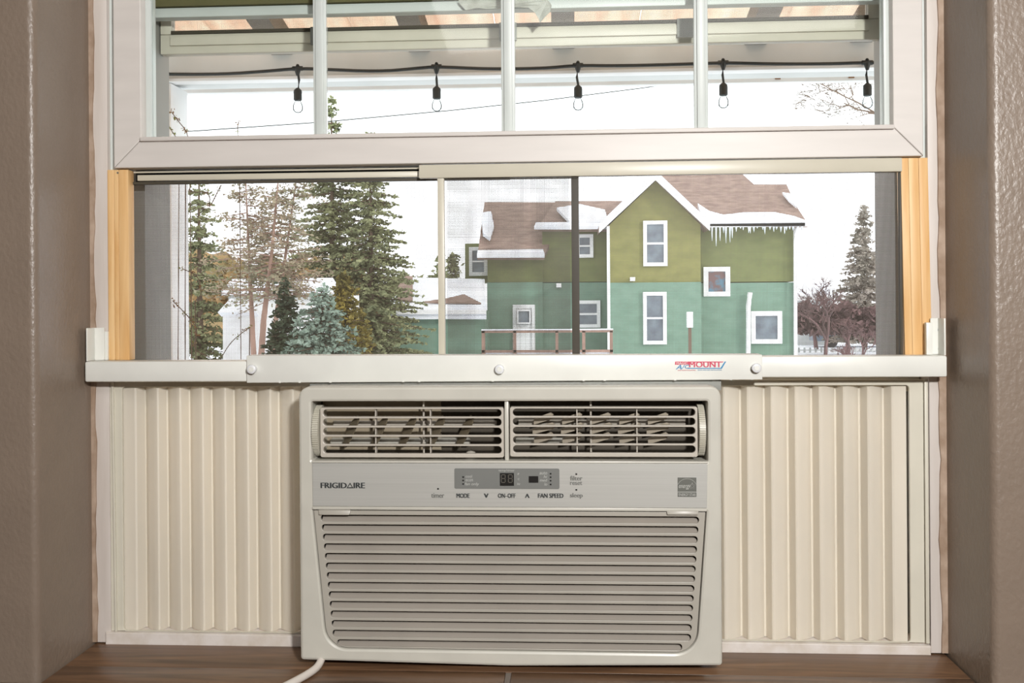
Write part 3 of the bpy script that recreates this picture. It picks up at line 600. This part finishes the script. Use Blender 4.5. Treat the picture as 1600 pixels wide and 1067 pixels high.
# power cord
a = P(506, 1030, -0.062); cord = MB(); pth = [(a.x, -0.055, 0.013), (a.x, -0.066, 0.011), (a.x - 0.0005, -0.080, 0.0058), (a.x - 0.003, -0.094, 0.0045), (a.x - 0.009, -0.112, 0.0045), (a.x - 0.019, -0.135, 0.0045), (a.x - 0.03, -0.158, 0.0045), (a.x - 0.045, -0.182, 0.0045), (a.x - 0.055, -0.2, -0.01), (a.x - 0.06, -0.205, -0.2), (a.x - 0.06, -0.205, -0.59)]
def smoothpath(p, it=2):
    p = [Vector(x) for x in p]
    for _ in range(it):
        q = [p[0]]
        for i in range(len(p) - 1): q += [p[i] * 0.75 + p[i + 1] * 0.25, p[i] * 0.25 + p[i + 1] * 0.75]
        p = q + [p[-1]]
    return p
cord.tube(smoothpath(pth), 0.0042, 12).build('power_cord', 'cord', ac, smooth=True)['label'] = 'white power cord curling out underneath onto the ledge'

# ------------------------------------------------------------ porch outside
GZ = -2.3
S(box('porch_floor', -2.6, 2.6, 0.2, 3.3, -0.75, -0.6, 'porch2'))
zbm = P(800, 117, 3.0).z
beam = empty('porch_beam', 'long white porch header beam carrying the string lights', 'beam')
ztb = P(800, 62, 3.0).z
box('beam_board', -3.2, 3.2, 3.0, 3.22, zbm + 0.012, ztb + 0.015, 'porch2', beam, 0.004)  # greyer colour carries the shade on the beam face
box('sunlit_edge', -3.2, 3.2, 2.985, 3.05, zbm - 0.003, zbm + 0.011, 'porch', beam, 0.002)  # bright white strip stands for sunlight on the beam's lower edge
zc_ = P(800, 139, 3.4).z
box('outer_board', -3.2, 3.2, 3.36, 3.41, zc_, zbm + 0.20, 'porch', beam, 0.003)
for px, py in ((1215, 117), (1330, 115)):
    c = P(px, py + 3, 3.36); box('knot_patch', c.x - 0.012, c.x + 0.012, 3.352, 3.3595, c.z - 0.012, c.z + 0.012, 'leafbrown', beam)
px_ = P(268, 300, 3.0).x
S(box('trim_20', px_ - 0.36, px_, 3.0, 3.19, -0.60, zbm - 0.005, 'porch', bevel=0.004))
S(box('trim_21', 2.3, 2.5, 3.0, 3.19, -0.60, zbm - 0.005, 'porch', bevel=0.004))
roof = empty('porch_roof', 'sloping porch roof of pale translucent panels on rafters seen through the mesh', 'roof')
def zroof(y): return ztb + 0.035 + 0.17 * (3.1 - y)
for i in range(-5, 6):
    x0 = i * 0.6 - 0.3
    MB().slab([(x0, 3.3, zroof(3.3)), (x0 + 0.595, 3.3, zroof(3.3)), (x0 + 0.595, 0.22, zroof(0.22)), (x0, 0.22, zroof(0.22))], (0, 0, 0.01)).build('roof_panel', 'fiber', roof)
for px in (440, 655, 880, 1180, 1345, 240):
    x = P(px, 35, 3.0).x
    MB().slab([(x - 0.045, 3.1, zroof(3.1) - 0.005), (x + 0.045, 3.1, zroof(3.1) - 0.005), (x + 0.045, 0.3, zroof(0.3) - 0.005), (x - 0.045, 0.3, zroof(0.3) - 0.005)], (0, 0, -0.09)).build('rafter', 'rafter', roof)
# string lights
stl = empty('string_lights', 'black cable of outdoor string lights with clear bulbs along the porch beam', 'string lights')
kn = [(180, 108), (255, 115), (262, 116), (350, 116), (420, 111), (465, 107), (500, 108), (590, 112), (650, 107), (682, 104), (760, 108), (850, 107), (903, 102), (960, 103), (1050, 101), (1130, 98), (1200, 100), (1290, 100), (1355, 98), (1420, 97)]
MB().tube(smoothpath([P(a, b, 2.96) for a, b in kn], 2), 0.0070, 8).build('cable', 'cable', stl, smooth=True)
def bulb(px, py):
    c = P(px, py, 2.96); s_ = 4.14 / 1560; so_ = MB()
    so_.tube([c + Vector((-8 * s_, 0, 0)), c + Vector((8 * s_, 0, 0))], 0.0100, 8).lathe((c.x, c.y, c.z), [(0.012, 0.006), (0.012, -0.012), (0.006, -0.03)], 'z', 10).lathe((c.x, c.y, c.z + 0.008), [(0.004, 0), (0.008, 0.004), (0.004, 0.010)], 'z', 8)
    l = -36 * s_ - random.uniform(0, 0.004); dx = random.uniform(-0.006, 0.006)
    so_.tube([c + Vector((0, 0, -0.01)), c + Vector((dx, 0, -0.05)), c + Vector((0.002, 0, -34 * s_))], 0.0050, 8)
    so_.lathe((c.x, c.y, c.z), [(0.006, -31 * s_), (0.016, -34.5 * s_), (0.0175, -37 * s_), (0.0175, -50 * s_), (0.014, -51 * s_)], 'z', 14)
    h = so_.build('lamp_holder', 'cable', stl, smooth=True)
    MB().lathe((c.x, c.y, c.z), [(0.012, -50.5 * s_), (0.0125, -52 * s_), (0.019, -57 * s_), (0.0215, -62 * s_), (0.0195, -66.5 * s_), (0.012, -69.5 * s_), (0.003, -70.5 * s_)], 'z', 18).build('glass_bulb', 'bulbglass', h, smooth=True)
    MB().tube([(c.x - 0.004, c.y, c.z - 52 * s_), (c.x - 0.004, c.y, c.z - 58 * s_), (c.x + 0.004, c.y, c.z - 58 * s_), (c.x + 0.004, c.y, c.z - 52 * s_)], 0.0008, 4).build('filament', 'filament', h)
for p_ in ((465, 107), (682, 104), (903, 102), (1130, 98), (1355, 98), (256, 115)): bulb(*p_)

# ------------------------------------------------------------ ground, green house
S(MB().box(-250, 250, 3.5, 300, GZ - 0.5, GZ).build('snowy_ground', 'snow'))
hs = empty('green_house', 'two-storey house, olive siding above and teal below, brown snowy roof', 'house')
def wallbox(nm, a, b, c, d, Y, dep, m):
    p = P(a, d, Y); q = P(b, c, Y); z0 = GZ if d > 550 else p.z
    return box(nm, p.x, q.x, Y, Y + dep, z0, q.z, m, hs)
# gable wing
pk = P(1024, 283, 40); zl = P(1024, 441, 40).z; xl = P(951, 400, 40).x; xr = P(1095, 400, 40).x; ze = P(1024, 352, 40).z
gw = MB(); gw.slab([(xl, 40, zl), (xr, 40, zl), (xr, 40, ze), (pk.x, 40, pk.z), (xl, 40, ze)], (0, 6, 0)); gw.build('upper_wall', 'olive', hs)
box('lower_wall', xl, xr, 39.95, 46, GZ, zl, 'teal', hs)
wallbox('upper_wall', 1095.5, 1243, 349, 441, 41.2, 5, 'olive2'); wallbox('lower_wall', 1095.5, 1243, 441, 600, 41.15, 5, 'teal')
wallbox('upper_wall', 848, 950.5, 352, 441, 41.8, 4, 'olive2'); wallbox('lower_wall', 848, 950.5, 441, 600, 41.75, 4, 'teal')
wallbox('upper_wall', 762, 848, 398, 441, 41.6, 4, 'olive2'); wallbox('lower_wall', 762, 848, 441, 600, 41.55, 4, 'teal')
wallbox('upper_wall', 727, 762, 380, 441, 43, 3, 'olive2')
def roofslab(nm, pts, m, th=0.16):
    return MB().slab([P(*p) for p in pts], (0, 0.05, -th)).build(nm, m, hs)
# gable roof: two slopes with white barge boards
A = P(1024, 270, 39.4); Lf = P(936, 353, 39.4); Rt = P(1109, 350, 39.4); D6 = Vector((0, 7, 0))
MB().slab([A, A + D6, Lf + D6, Lf], (0, 0, -0.22)).build('roof_slope', 'shingle', hs); MB().slab([A, Rt, Rt + D6, A + D6], (0, 0, -0.22)).build('roof_slope', 'shingle', hs)
for E_ in (Lf, Rt):
    MB().slab([A + Vector((0, -0.1, 0.1)), E_ + Vector((0, -0.1, 0.06)), E_ + Vector((0, -0.1, -0.28)), A + Vector((0, -0.1, -0.30))], (0, 0.12, 0)).build('barge_board', 'whitep', hs)
    MB().slab([A + Vector((0, 0, 0.12)), E_ + Vector((0, 0, 0.10)), E_ + Vector((0, 1.2, 0.10)), A + Vector((0, 1.2, 0.12))], (0, 0, -0.10)).build('roof_snow', 'snow', hs)
roofslab('roof_slope', [(1085, 349, 40.7), (1262, 349, 40.7), (1243, 320, 42.2), (1229, 288, 43.8), (1178, 288, 43.8), (1160, 272, 44.6), (1030, 272, 44.6)], 'shingle')
sn = [(1098, 350, 40.55), (1262, 350, 40.55), (1240, 342, 40.75), (1210, 336, 40.95), (1165, 336, 40.95), (1130, 340, 40.85), (1108, 334, 41.0), (1090, 322, 41.4)]
MB().slab([P(*p) + Vector((0, -0.05, 0.12)) for p in sn], (0, 0, -0.22)).build('roof_snow', 'snow', hs)
sn = [(1222, 306, 42.8), (1236, 308, 42.7), (1244, 328, 41.8), (1232, 318, 42.2)]
MB().slab([P(*p) + Vector((0, -0.08, 0.15)) for p in sn], (0, 0, -0.1)).build('roof_snow', 'snow', hs)
p = P(1100, 355, 40.5); q_ = P(1258, 348, 40.5); box('fascia', p.x, q_.x, 40.5, 40.62, p.z, q_.z, 'whitep', hs)
roofslab('roof_slope', [(840, 356, 41.3), (950, 356, 41.3), (985, 314, 44.5), (868, 314, 44.5)], 'shingle')
roofslab('roof_slope', [(746, 400, 41.0), (850, 400, 41.0), (888, 316, 45), (757, 316, 45)], 'shingle')
for sn, dz in (([(870, 332, 43.0), (905, 326, 43.4), (945, 335, 42.8), (950, 353, 41.3), (890, 353, 41.3)], 0.2), ([(753, 340, 43.6), (768, 338, 43.8), (772, 360, 42.7), (766, 380, 41.9), (755, 372, 42.2)], 0.22), ([(746, 402, 40.85), (851, 402, 40.85), (849, 394, 41.2), (747, 395, 41.2)], 0.12), ([(835, 358, 41.1), (952, 358, 41.1), (950, 351, 41.4), (838, 352, 41.4)], 0.12)):
    MB().slab([P(*p) + Vector((0, -0.15, dz)) for p in sn], (0, 0, -0.14)).build('roof_snow', 'snow', hs)
def hwin(a, b, c, d, Y, pm='paneg', bars=1, inset=5.5):
    p = P(a, d, Y); q = P(b, c, Y); s_ = (Y + 1.18) / 1560 * inset
    f = plate('window_frame', [[(p.x, p.z), (q.x, p.z), (q.x, q.z), (p.x, q.z)], [(p.x + s_, p.z + s_), (q.x - s_, p.z + s_), (q.x - s_, q.z - s_), (p.x + s_, q.z - s_)]], Y - 0.14, Y + 0.02, 'whitep', hs)
    zm = (p.z + q.z) / 2
    if bars:
        box('pane', p.x + s_, q.x - s_, Y - 0.06, Y - 0.03, p.z + s_, zm - 0.04, pm, f); box('pane', p.x + s_, q.x - s_, Y - 0.06, Y - 0.03, zm + 0.04, q.z - s_, pm, f); box('meeting_rail', p.x + s_, q.x - s_, Y - 0.10, Y - 0.02, zm - 0.04, zm + 0.04, 'whitep', f)
    else: box('pane', p.x + s_, q.x - s_, Y - 0.06, Y - 0.03, p.z + s_, q.z - s_, pm, f)
hwin(1005, 1042, 345, 416, 40); hwin(1005, 1041, 456, 538, 39.95)
hwin(1099, 1140, 417, 463, 41.2, 'stained', 0, 7); hwin(1173, 1221, 486, 537, 41.15, 'paneg', 0, 7)
hwin(900, 927, 366, 403, 41.8); hwin(898, 938, 469, 512, 41.75); hwin(733, 762, 386, 431, 43)
hwin(802, 836, 476, 552, 41.55, 'whitep', 1, 5); hwin(808, 829, 484, 506, 41.38, 'paneg', 0, 2)
# annex with snowy roof
wallbox('annex_wall', 612, 758, 486, 600, 39, 3, 'teal')
MB().slab([P(600, 487, 38.6), P(760, 487, 38.6), P(757, 436, 41.5), P(632, 433, 41.5)], (0, 0, -0.3)).build('annex_roof', 'snow', hs)
MB().slab([P(621, 470, 39.4) + Vector((0, 0, .08)), P(645, 473, 39.3) + Vector((0, 0, .08)), P(645, 434, 41.3) + Vector((0, 0, .08)), P(634, 434, 41.3) + Vector((0, 0, .08)), P(622, 450, 40.5) + Vector((0, 0, .08))], (0, 0, -0.05)).build('bare_shingles', 'shingle', hs)
MB().slab([P(660, 474, 39.2) + Vector((0, 0, .07)), P(752, 476, 39.2) + Vector((0, 0, .07)), P(725, 462, 39.9) + Vector((0, 0, .07)), P(700, 468, 39.6) + Vector((0, 0, .07))], (0, 0, -0.05)).build('bare_shingles', 'shingle', hs)
box('annex_fascia', P(602, 489, 38.5).x, P(760, 489, 38.5).x, 38.45, 38.6, P(680, 491, 38.5).z, P(680, 484, 38.5).z, 'whitep', hs)
# downspout, corner boards, icicles
for a, Y in ((1243, 41.0), (951, 39.9)):
    x = P(a, 450, Y).x; box('corner_board', x - 0.06, x + 0.06, Y - 0.02, Y + 0.1, GZ, P(a, 353, Y).z, 'whitep', hs)
for a, b, c in ((1172, 457, 9), (1244, 356, 4)):
    p = P(a, b, 40.9); MB().tube([(p.x, 40.9, p.z), (p.x - 0.08, 40.88, p.z - 0.6), (p.x - 0.1, 40.88, GZ)], 0.025 * c / 2.2, 8).build('downspout', 'whitep', hs)
rnd = random.Random(5)
for k in range(26):
    px = 1112 + k * 5.6 + rnd.uniform(-2, 2); ln = (30 if k == 1 else rnd.uniform(10, 26) if px < 1150 else rnd.uniform(3, 12)) * 0.027; p = P(px, 354, 40.5)
    MB().lathe((p.x, 40.5, p.z), [(0.045, 0), (0.03, -ln * 0.4), (0.005, -ln)], 'z', 6).build('icicle', 'ice', hs)
for px, py in ((988, 436), (873, 446)):
    p = P(px, py, 39.9); box('wall_lamp', p.x - 0.10, p.x + 0.10, 39.70, 39.94 if px > 900 else 41.74, p.z - 0.08, p.z + 0.08, 'whitep', hs, 0.01)
# deck railing
dk = empty('deck_railing', 'snow-topped wooden deck railing before the house door', 'railing')
for a in (755, 804, 870, 912, 955):
    p = P(a, 517, 38); box('post', p.x - 0.06, p.x + 0.06, 38, 38.12, GZ, p.z, 'pinkbark', dk)
for b in (518, 549):
    p = P(752, b, 38); q_ = P(958, b, 38); box('rail', p.x, q_.x, 38, 38.08, p.z - 0.05, p.z + 0.05, 'pinkbark', dk)
p = P(752, 515.5, 38); q_ = P(958, 515.5, 38); box('snow_cap', p.x, q_.x, 37.97, 38.11, p.z - 0.03, p.z + 0.02, 'snow', dk)
box('deck', p.x, q_.x, 38.15, 39.9, GZ, P(800, 551, 38).z, 'snow', dk)
pb = empty('birdhouse_post', 'narrow white box on a brown post in front of the green house', 'post')
p = P(1078, 512, 34); box('post', p.x - 0.05, p.x + 0.05, 34, 34.1, GZ, p.z, 'bark', pb); q_ = P(1078, 487, 34); box('white_box', p.x - 0.10, p.x + 0.10, 33.9, 34.15, p.z + 0.01, q_.z, 'whitep', pb, 0.01)

# ------------------------------------------------------------ trees and shrubs
def leafquad(b, c, s, rnd, flat=0.5):
    u = Vector((rnd.uniform(-1, 1), rnd.uniform(-1, 1), rnd.uniform(-flat, flat))).normalized() * s
    v = u.cross(Vector((rnd.uniform(-1, 1), rnd.uniform(-1, 1), rnd.uniform(-1, 1)))).normalized() * s * rnd.uniform(0.35, 0.6)
    b.add([c - u, c + v, c + u, c - v], [(0, 1, 2, 3)])
def conifer(name, px, top, Y, hw, label, m='needle', dens=1.0, seed=1, cut=0.08, group=None, droop=0.25, trunk=True, leaf=0.13, power=0.8):
    rnd = random.Random(seed); t = empty(name, label, 'tree', group); base = P(px, 470, Y); h = P(px, top, Y).z - GZ; R = hw * (Y + 1.18) / 1560
    x, y = base.x, Y; f = MB(); nl = int(26 * dens)
    if trunk: MB().tube([(x, y, GZ), (x, y, GZ + h * 0.5), (x, y, GZ + h * 0.97)], [0.035 * h * 0.55, 0.02 * h * 0.5, 0.01], 7).build('trunk', 'bark', t, smooth=True)
    br = MB()
    for i in range(nl):
        fr = cut + (1 - cut) * (i + rnd.random() * 0.7) / nl; z = GZ + h * fr; rr = R * (1 - fr) ** power + 0.02 * R; nb = int(8 + 8 * (1 - fr))
        for k in range(nb):
            a = rnd.uniform(0, 6.283); L = rr * rnd.uniform(0.6, 1.12); d = Vector((math.cos(a), math.sin(a), 0)); st_ = Vector((x, y, z))
            end = st_ + d * L + Vector((0, 0, -droop * L + 0.1 * L)); br.tube([st_, end], [0.012 * R + 0.005, 0.003], 3, False)
            n = max(4, int(L / leaf * 2.6 * dens))
            for q in range(n):
                tt = rnd.uniform(0.12, 1.02); c = st_.lerp(end, tt) + Vector((rnd.gauss(0, 1), rnd.gauss(0, 1), rnd.gauss(-0.3, 0.8))) * leaf * 1.1 * (1.15 - tt)
                leafquad(f, c, leaf * rnd.uniform(0.6, 1.2), rnd)
    br.build('branches', 'bark', t, kind='stuff'); f.build('foliage', m, t, kind='stuff'); return t
G1 = 'background conifers'
conifer('spruce_tree', 520, 148, 37, 112, 'tall dark spruce, highest tree left of the screen frame bar', 'needle', 1.35, 11, leaf=0.105)
conifer('spruce_tree', 580, 203, 36, 108, 'broad olive-green spruce right of the tallest spruce', 'needle', 1.35, 12, leaf=0.105)
conifer('blue_spruce', 503, 448, 19, 125, 'bushy blue-green spruce low in the left half of the screen', 'blue_needle', 1.3, 13, leaf=0.07, power=0.7, cut=0.02)
conifer('cedar_tree', 445, 440, 22, 46, 'narrow dark green cedar left of the blue spruce', 'dkgreen', 1.1, 14, leaf=0.09, power=0.5, cut=0.02)
conifer('cedar_tree', 538, 424, 24, 56, 'golden-brown cedar behind the blue spruce', 'gold', 1.4, 15, leaf=0.08, power=0.5, cut=0.02)
conifer('spruce_tree', 312, 238, 30, 80, 'loose green spruce beside the white porch post at far left', 'needle', 1.0, 16, leaf=0.09)
conifer('spruce_tree', 1350, 318, 52, 62, 'pale misty spruce at the far right of the screen', 'mist', 1.2, 17, leaf=0.13)
conifer('spruce_tree', 690, 392, 70, 26, 'small distant spruce behind the snowy annex roof', 'needle', 0.9, 18, leaf=0.2)
conifer('spruce_tree', 708, 395, 60, 30, 'small bushy spruce touching the left gable of the green house', 'needle', 0.9, 20, leaf=0.22)
conifer('snowy_shrub', 560, 486, 21, 40, 'loose olive shrub with snow between golden cedar and green annex', 'gold', 0.8, 19, leaf=0.08, power=0.45, cut=0.02, trunk=False)
# tall sparse pines with leaning trunks
def pine(pts, label, seed, w):
    rnd = random.Random(seed); t = empty('pine_tree', label, 'tree'); P3 = [P(*p) for p in pts]; P3[0].z = GZ
    MB().tube(P3, [w, w * 0.8, w * 0.45, w * 0.15][:len(P3)], 8).build('trunk', 'pinkbark', t, smooth=True)
    f = MB(); br = MB()
    for i in range(60):
        fr = rnd.uniform(0.45, 1.0); k = fr * (len(P3) - 1); j = min(int(k), len(P3) - 2); s_ = P3[j].lerp(P3[j + 1], k - j); a = rnd.uniform(0, 6.283); L = (1.15 - fr) * 2.6 * rnd.uniform(0.5, 1.1)
        e_ = s_ + Vector((math.cos(a) * L, math.sin(a) * L, rnd.uniform(-0.3, 0.2) * L)); br.tube([s_, e_], [0.02, 0.006], 3, False)
        for q in range(40):
            c = s_.lerp(e_, rnd.uniform(0.25, 1.05)) + Vector((rnd.gauss(0, .12), rnd.gauss(0, .12), rnd.gauss(0, .05))); leafquad(f, c, rnd.uniform(0.03, 0.075), rnd)
    br.build('branches', 'pinkbark', t, kind='stuff'); f.build('foliage', 'needle2', t, kind='stuff')
pine([(399, 600, 26), (394, 500, 26), (389, 400, 26), (384, 285, 26)], 'slim upright pine with pinkish trunk, leftmost of the three thin pines', 31, 0.09)
pine([(403, 620, 25), (412, 500, 25), (424, 400, 25), (436, 270, 25)], 'thin pine leaning right, middle of the three thin pines', 32, 0.10)
pine([(420, 620, 25.5), (431, 500, 25.5), (446, 400, 25.5), (466, 260, 25.5)], 'thin pine leaning right, rightmost of the three thin pines', 33, 0.09)
# bare trees
def bare(px, top, Y, label, seed, spread=0.5, m='maroon', base_w=0.09, levels=6, root=None, d0=None, L0=None, name='bare_tree', trunk=None):
    rnd = random.Random(seed); h = P(px, top, Y).z - GZ; x = P(px, 470, Y).x; b = MB()
    if trunk: b.tube(trunk, [0.10, 0.07, 0.03], 7)
    def rec(p, d, L, r, lv):
        r = max(r, (Y + 1.18) * 0.00022)
        mid = p + d * L * 0.5 + Vector((rnd.uniform(-1, 1), rnd.uniform(-1, 1), rnd.uniform(-1, 1))) * L * 0.06; e_ = mid + (d + Vector((rnd.uniform(-1, 1), rnd.uniform(-1, 1), rnd.uniform(-.6, .8))) * 0.2).normalized() * L * 0.5
        b.tube([p, mid, e_], [r, r * 0.85, r * 0.68], 5 if lv > 3 else 3, False)
        if lv == 0: return
        for k in range(rnd.choice((2, 3, 3))):
            nd = (d + Vector((rnd.uniform(-1, 1), rnd.uniform(-1, 1), rnd.uniform(-.5, .7))) * spread * 1.5).normalized(); rec(mid.lerp(e_, rnd.uniform(0.4, 1)), nd, L * rnd.uniform(0.62, 0.82), r * 0.62, lv - 1)
    rec(root or Vector((x, Y, GZ)), d0 or Vector((0, 0, 1)), L0 or h * 0.30, base_w, levels)
    o = b.build(name, m); tag(o, label, 'tree'); return o
bare(1290, 415, 44, 'small bare tree right of the green house, nearest its corner', 41, base_w=0.10)
bare(1342, 505, 30, 'small leafless tree by the parked cars at right', 42, base_w=0.07)
bare(1275, 405, 53, 'tall pale bare tree far behind the corner of the green house', 43, base_w=0.12)
bare(1325, 470, 46, 'dark bare shrub-like tree in front of the misty spruce', 44, base_w=0.14, spread=0.8)
pr = P(1450, 175, 14); tp_ = [Vector((pr.x + 0.5, 14, GZ)), Vector((pr.x + 0.35, 14, 0)), pr]; bare(1430, 110, 14, 'bare branches reaching in from the right behind the upper panes', 45, 0.55, 'bark', 0.022, 7, pr, Vector((-0.95, 0.1, 0.12)).normalized(), 0.85, 'bare_branch', tp_)
# hedges and hill
def blobs(nm, x0, x1, y0, y1, Y, n, s, m, label, seed, cat):
    rnd = random.Random(seed); f = MB()
    for i in range(n):
        px = rnd.uniform(x0, x1); yy = Y + rnd.uniform(-1, 1); tp = y0 + 12 * abs(math.sin(px * 0.05)) + rnd.uniform(0, 6); c = P(px, rnd.uniform(tp, y1), yy)
        leafquad(f, c, s * rnd.uniform(.5, 1.2), rnd, 1.0)
    o = f.build(nm, m); tag(o, label, cat); o['kind'] = 'stuff'; return o
blobs('brush', 1246, 1372, 470, 520, 48, 2600, 0.28, 'maroon', 'dark bare brush massed right of the green house', 51, 'brush')
blobs('brush', 606, 740, 425, 470, 75, 900, 0.6, 'needle', 'distant green tree line behind the annex roof', 52, 'brush')
hill = MB(); n = 60
tops = [P(180 + i * (400 / n), 402 + 22 * math.sin(i * 0.21) + 6 * math.sin(i * 0.9) + i * 0.5, 90) for i in range(n + 1)]
for i in range(n):
    a, b = tops[i], tops[i + 1]; hill.add([(a.x, 60, GZ), (b.x, 60, GZ), (b.x, 90, b.z), (a.x, 90, a.z), (a.x, 110, GZ), (b.x, 110, GZ)], [(0, 1, 2, 3), (3, 2, 5, 4)])
S(hill.build('hillside', 'hillbrown'))
rnd = random.Random(61); f = MB()
for i in range(3500):
    px = rnd.uniform(180, 575); fr = rnd.random(); Y = 62 + 28 * fr; c = P(px, 560 - (145 - 8 * math.sin(px * 0.1)) * fr ** 0.8 + rnd.uniform(-10, 4), Y); leafquad(f, c, rnd.uniform(0.3, 0.8), rnd, 1)
o = f.build('hillside_scrub', 'hillbrown'); tag(o, 'brown and ochre scrub covering the hillside at left', 'brush'); o['kind'] = 'stuff'

# snowy sheds at left
sh = empty('shed', 'low shed with thick snow on its roof and a teal fascia, left of the spruces', 'shed')
p = P(352, 462, 30); q_ = P(530, 455, 30); box('wall', p.x, q_.x, 30.3, 33, GZ, p.z, 'whitep', sh)
box('fascia', p.x - 0.1, q_.x + 0.1, 30.0, 30.2, P(440, 461, 30).z, P(440, 453, 30).z, 'teal', sh)
MB().slab([P(346, 454, 29.9), P(532, 452, 29.9), P(520, 434, 32.5), P(362, 436, 32.5)], (0, 0, -0.15)).build('snowy_roof', 'snow', sh)
s2 = empty('small_shed', 'small white shed with rounded snow cap near the pine trunks', 'shed')
p = P(348, 487, 27); q_ = P(396, 472, 27); box('wall', p.x, q_.x, 27, 29, GZ, p.z, 'porch', s2); MB().slab([P(340, 488, 26.8), P(400, 488, 26.8), P(392, 468, 27.6), P(360, 466, 27.6)], (0, 0.3, -0.12)).build('snowy_roof', 'snow', s2)
wh = empty('neighbour_house', 'pale house with snowy porch roof behind the right corner of the green house', 'house')
p = P(1238, 600, 58); q_ = P(1300, 458, 58); box('wall', p.x, q_.x, 58, 62, GZ, q_.z, 'porch2', wh); MB().slab([P(1235, 462, 57.5), P(1312, 462, 57.5), P(1285, 436, 61), P(1238, 436, 61)], (0, 0, -0.2)).build('roof', 'snow', wh)
box('porch_fascia', P(1235, 468, 57.3).x, P(1312, 468, 57.3).x, 57.2, 57.4, P(1260, 470, 57.3).z, P(1260, 462, 57.3).z, 'whitep', wh)
# cars
def car(px, Y, z_top, ln, paint, label, seed, snowy=True):
    t = empty('car', label, 'car'); c = P(px, 470, Y); x = c.x; s_ = ln / 4.4; z = GZ
    prof = [(-2.2, .35), (-2.2, .85), (-1.75, .98), (-1.25, 1.02), (-0.6, 1.45), (0.9, 1.47), (1.6, 1.05), (2.15, .95), (2.2, .4)]
    MB().slab([(x + a * s_, Y, z + b * s_) for a, b in prof], (0, 1.7 * s_, 0)).build('body', paint, t, 0.05 * s_)
    MB().slab([(x + a * s_, Y - 0.02, z + b * s_) for a, b in ((-1.15, 1.03), (-0.6, 1.38), (0.1, 1.40), (0.1, 1.03))], (0, 0.03, 0)).build('side_window', 'paneg', t); MB().slab([(x + a * s_, Y - 0.02, z + b * s_) for a, b in ((0.18, 1.03), (0.18, 1.40), (0.85, 1.41), (1.45, 1.03))], (0, 0.03, 0)).build('side_window', 'paneg', t)
    for a in (-1.35, 1.35): MB().lathe((x + a * s_, Y - 0.03, z + 0.33 * s_), [(0.33 * s_, 0), (0.33 * s_, 0.2)], 'y', 18).build('wheel', 'tyre', t)
    if snowy: MB().slab([(x + a * s_, Y + 0.1, z + b * s_) for a, b in ((-0.7, 1.46), (-0.5, 1.58), (0.8, 1.6), (1.0, 1.48))], (0, 1.5 * s_, 0)).build('snow_cap', 'snow', t, 0.04)
    box('tail_lamp', x + 2.1 * s_, x + 2.22 * s_, Y - 0.02, Y + 0.15, z + 0.7 * s_, z + 0.85 * s_, 'lens', t)
    return t
car(586, 44, 0, 3.4, 'carpaint', 'snow-topped pinkish car parked left of the green annex', 1)
car(1338, 55, 0, 4.4, 'carpaint2', 'grey-blue parked car at the far right, left one of two', 2); car(1392, 64, 0, 4.2, 'carpaint', 'reddish parked car at the far right edge of the screen', 3)
# picket fence
pf = empty('picket_fence', 'low white picket fence at the right beyond the screen', 'fence')
p0 = P(1238, 545, 50); p1 = P(1380, 545, 50)
for b in (547, 556): z = P(1300, b, 50).z; box('rail', p0.x, p1.x, 50.05, 50.1, z - 0.04, z + 0.04, 'whitep', pf)
x = p0.x
while x < p1.x: box('picket', x, x + 0.10, 50, 50.04, GZ, P(1300, 543, 50).z, 'porch2', pf); x += 0.28
# power line
tag(MB().tube([P(150, 207, 20), P(300, 205, 20), P(500, 191, 21), P(700, 173, 22), P(850, 157, 23), P(1000, 138, 24), P(1150, 118, 25)], 0.012, 5).build('power_line', 'cable'), 'thin black overhead wire rising to the right across the white sky', 'wire')
# climbing vine by the porch post
def vine(pts, Y, label, seed, nleaf, lm, grp=None, lo=0.0, clump=10, root=2):
    rnd = random.Random(seed); t = empty('vine', label, 'plant', grp); pp = smoothpath([P(a, b, Y + rnd.uniform(-.05, .05)) for a, b in pts], 2); s_ = (Y + 1.18) / 1560
    if root: pp = [Vector((pp[-1].x if root == 2 else pp[0].x, Y, -0.6))] + (pp[::-1] if root == 2 else pp)
    MB().tube(pp, 0.0016, 5).build('stem', 'bark', t)
    for k in range(nleaf):
        c = pp[int(len(pp) * (lo + (1 - lo) * rnd.random() * 0.999))]; b = MB()
        for j in range(clump): leafquad(b, c + Vector((rnd.gauss(0, 1), rnd.gauss(0, 1), rnd.gauss(0, 1))) * 2.4 * s_, 2.4 * s_ * rnd.uniform(.6, 1.2), rnd, 1)
        b.build('leaf_cluster', lm if k % 3 else 'leafgreen', t)
vine([(258, 165), (262, 195), (272, 210), (280, 222)], 2.2, 'green-tipped vine at the lower left corner of the upper panes', 71, 6, 'leafgreen')
vine([(268, 175), (279, 190), (292, 205), (296, 225)], 2.25, 'vine with brown seed heads beside the white porch post', 72, 5, 'leafbrown', lo=0.4)
vine([(373, 190), (371, 200), (372, 212), (374, 230)], 2.6, 'single dry stalk with a seed head standing against the sky', 73, 2, 'leafbrown', clump=8)
vine([(290, 262), (300, 290), (292, 300), (330, 300), (325, 330), (345, 290)], 2.0, 'dangling vine with dry leaves at the top left of the screen', 74, 7, 'leafbrown', root=1)
vine([(270, 470), (300, 500), (310, 520), (300, 545), (330, 560)], 1.9, 'dry vine across the white post low at left', 75, 8, 'leafbrown', lo=0.3)
vine([(285, 420), (310, 430), (316, 460), (305, 470)], 1.95, 'short brown vine sprig halfway up the white post', 76, 4, 'leafbrown')
vine([(345, 560), (360, 535), (378, 520), (390, 512)], 2.3, 'bare twig with few leaves rising beside the pine trunks', 77, 4, 'leafbrown')
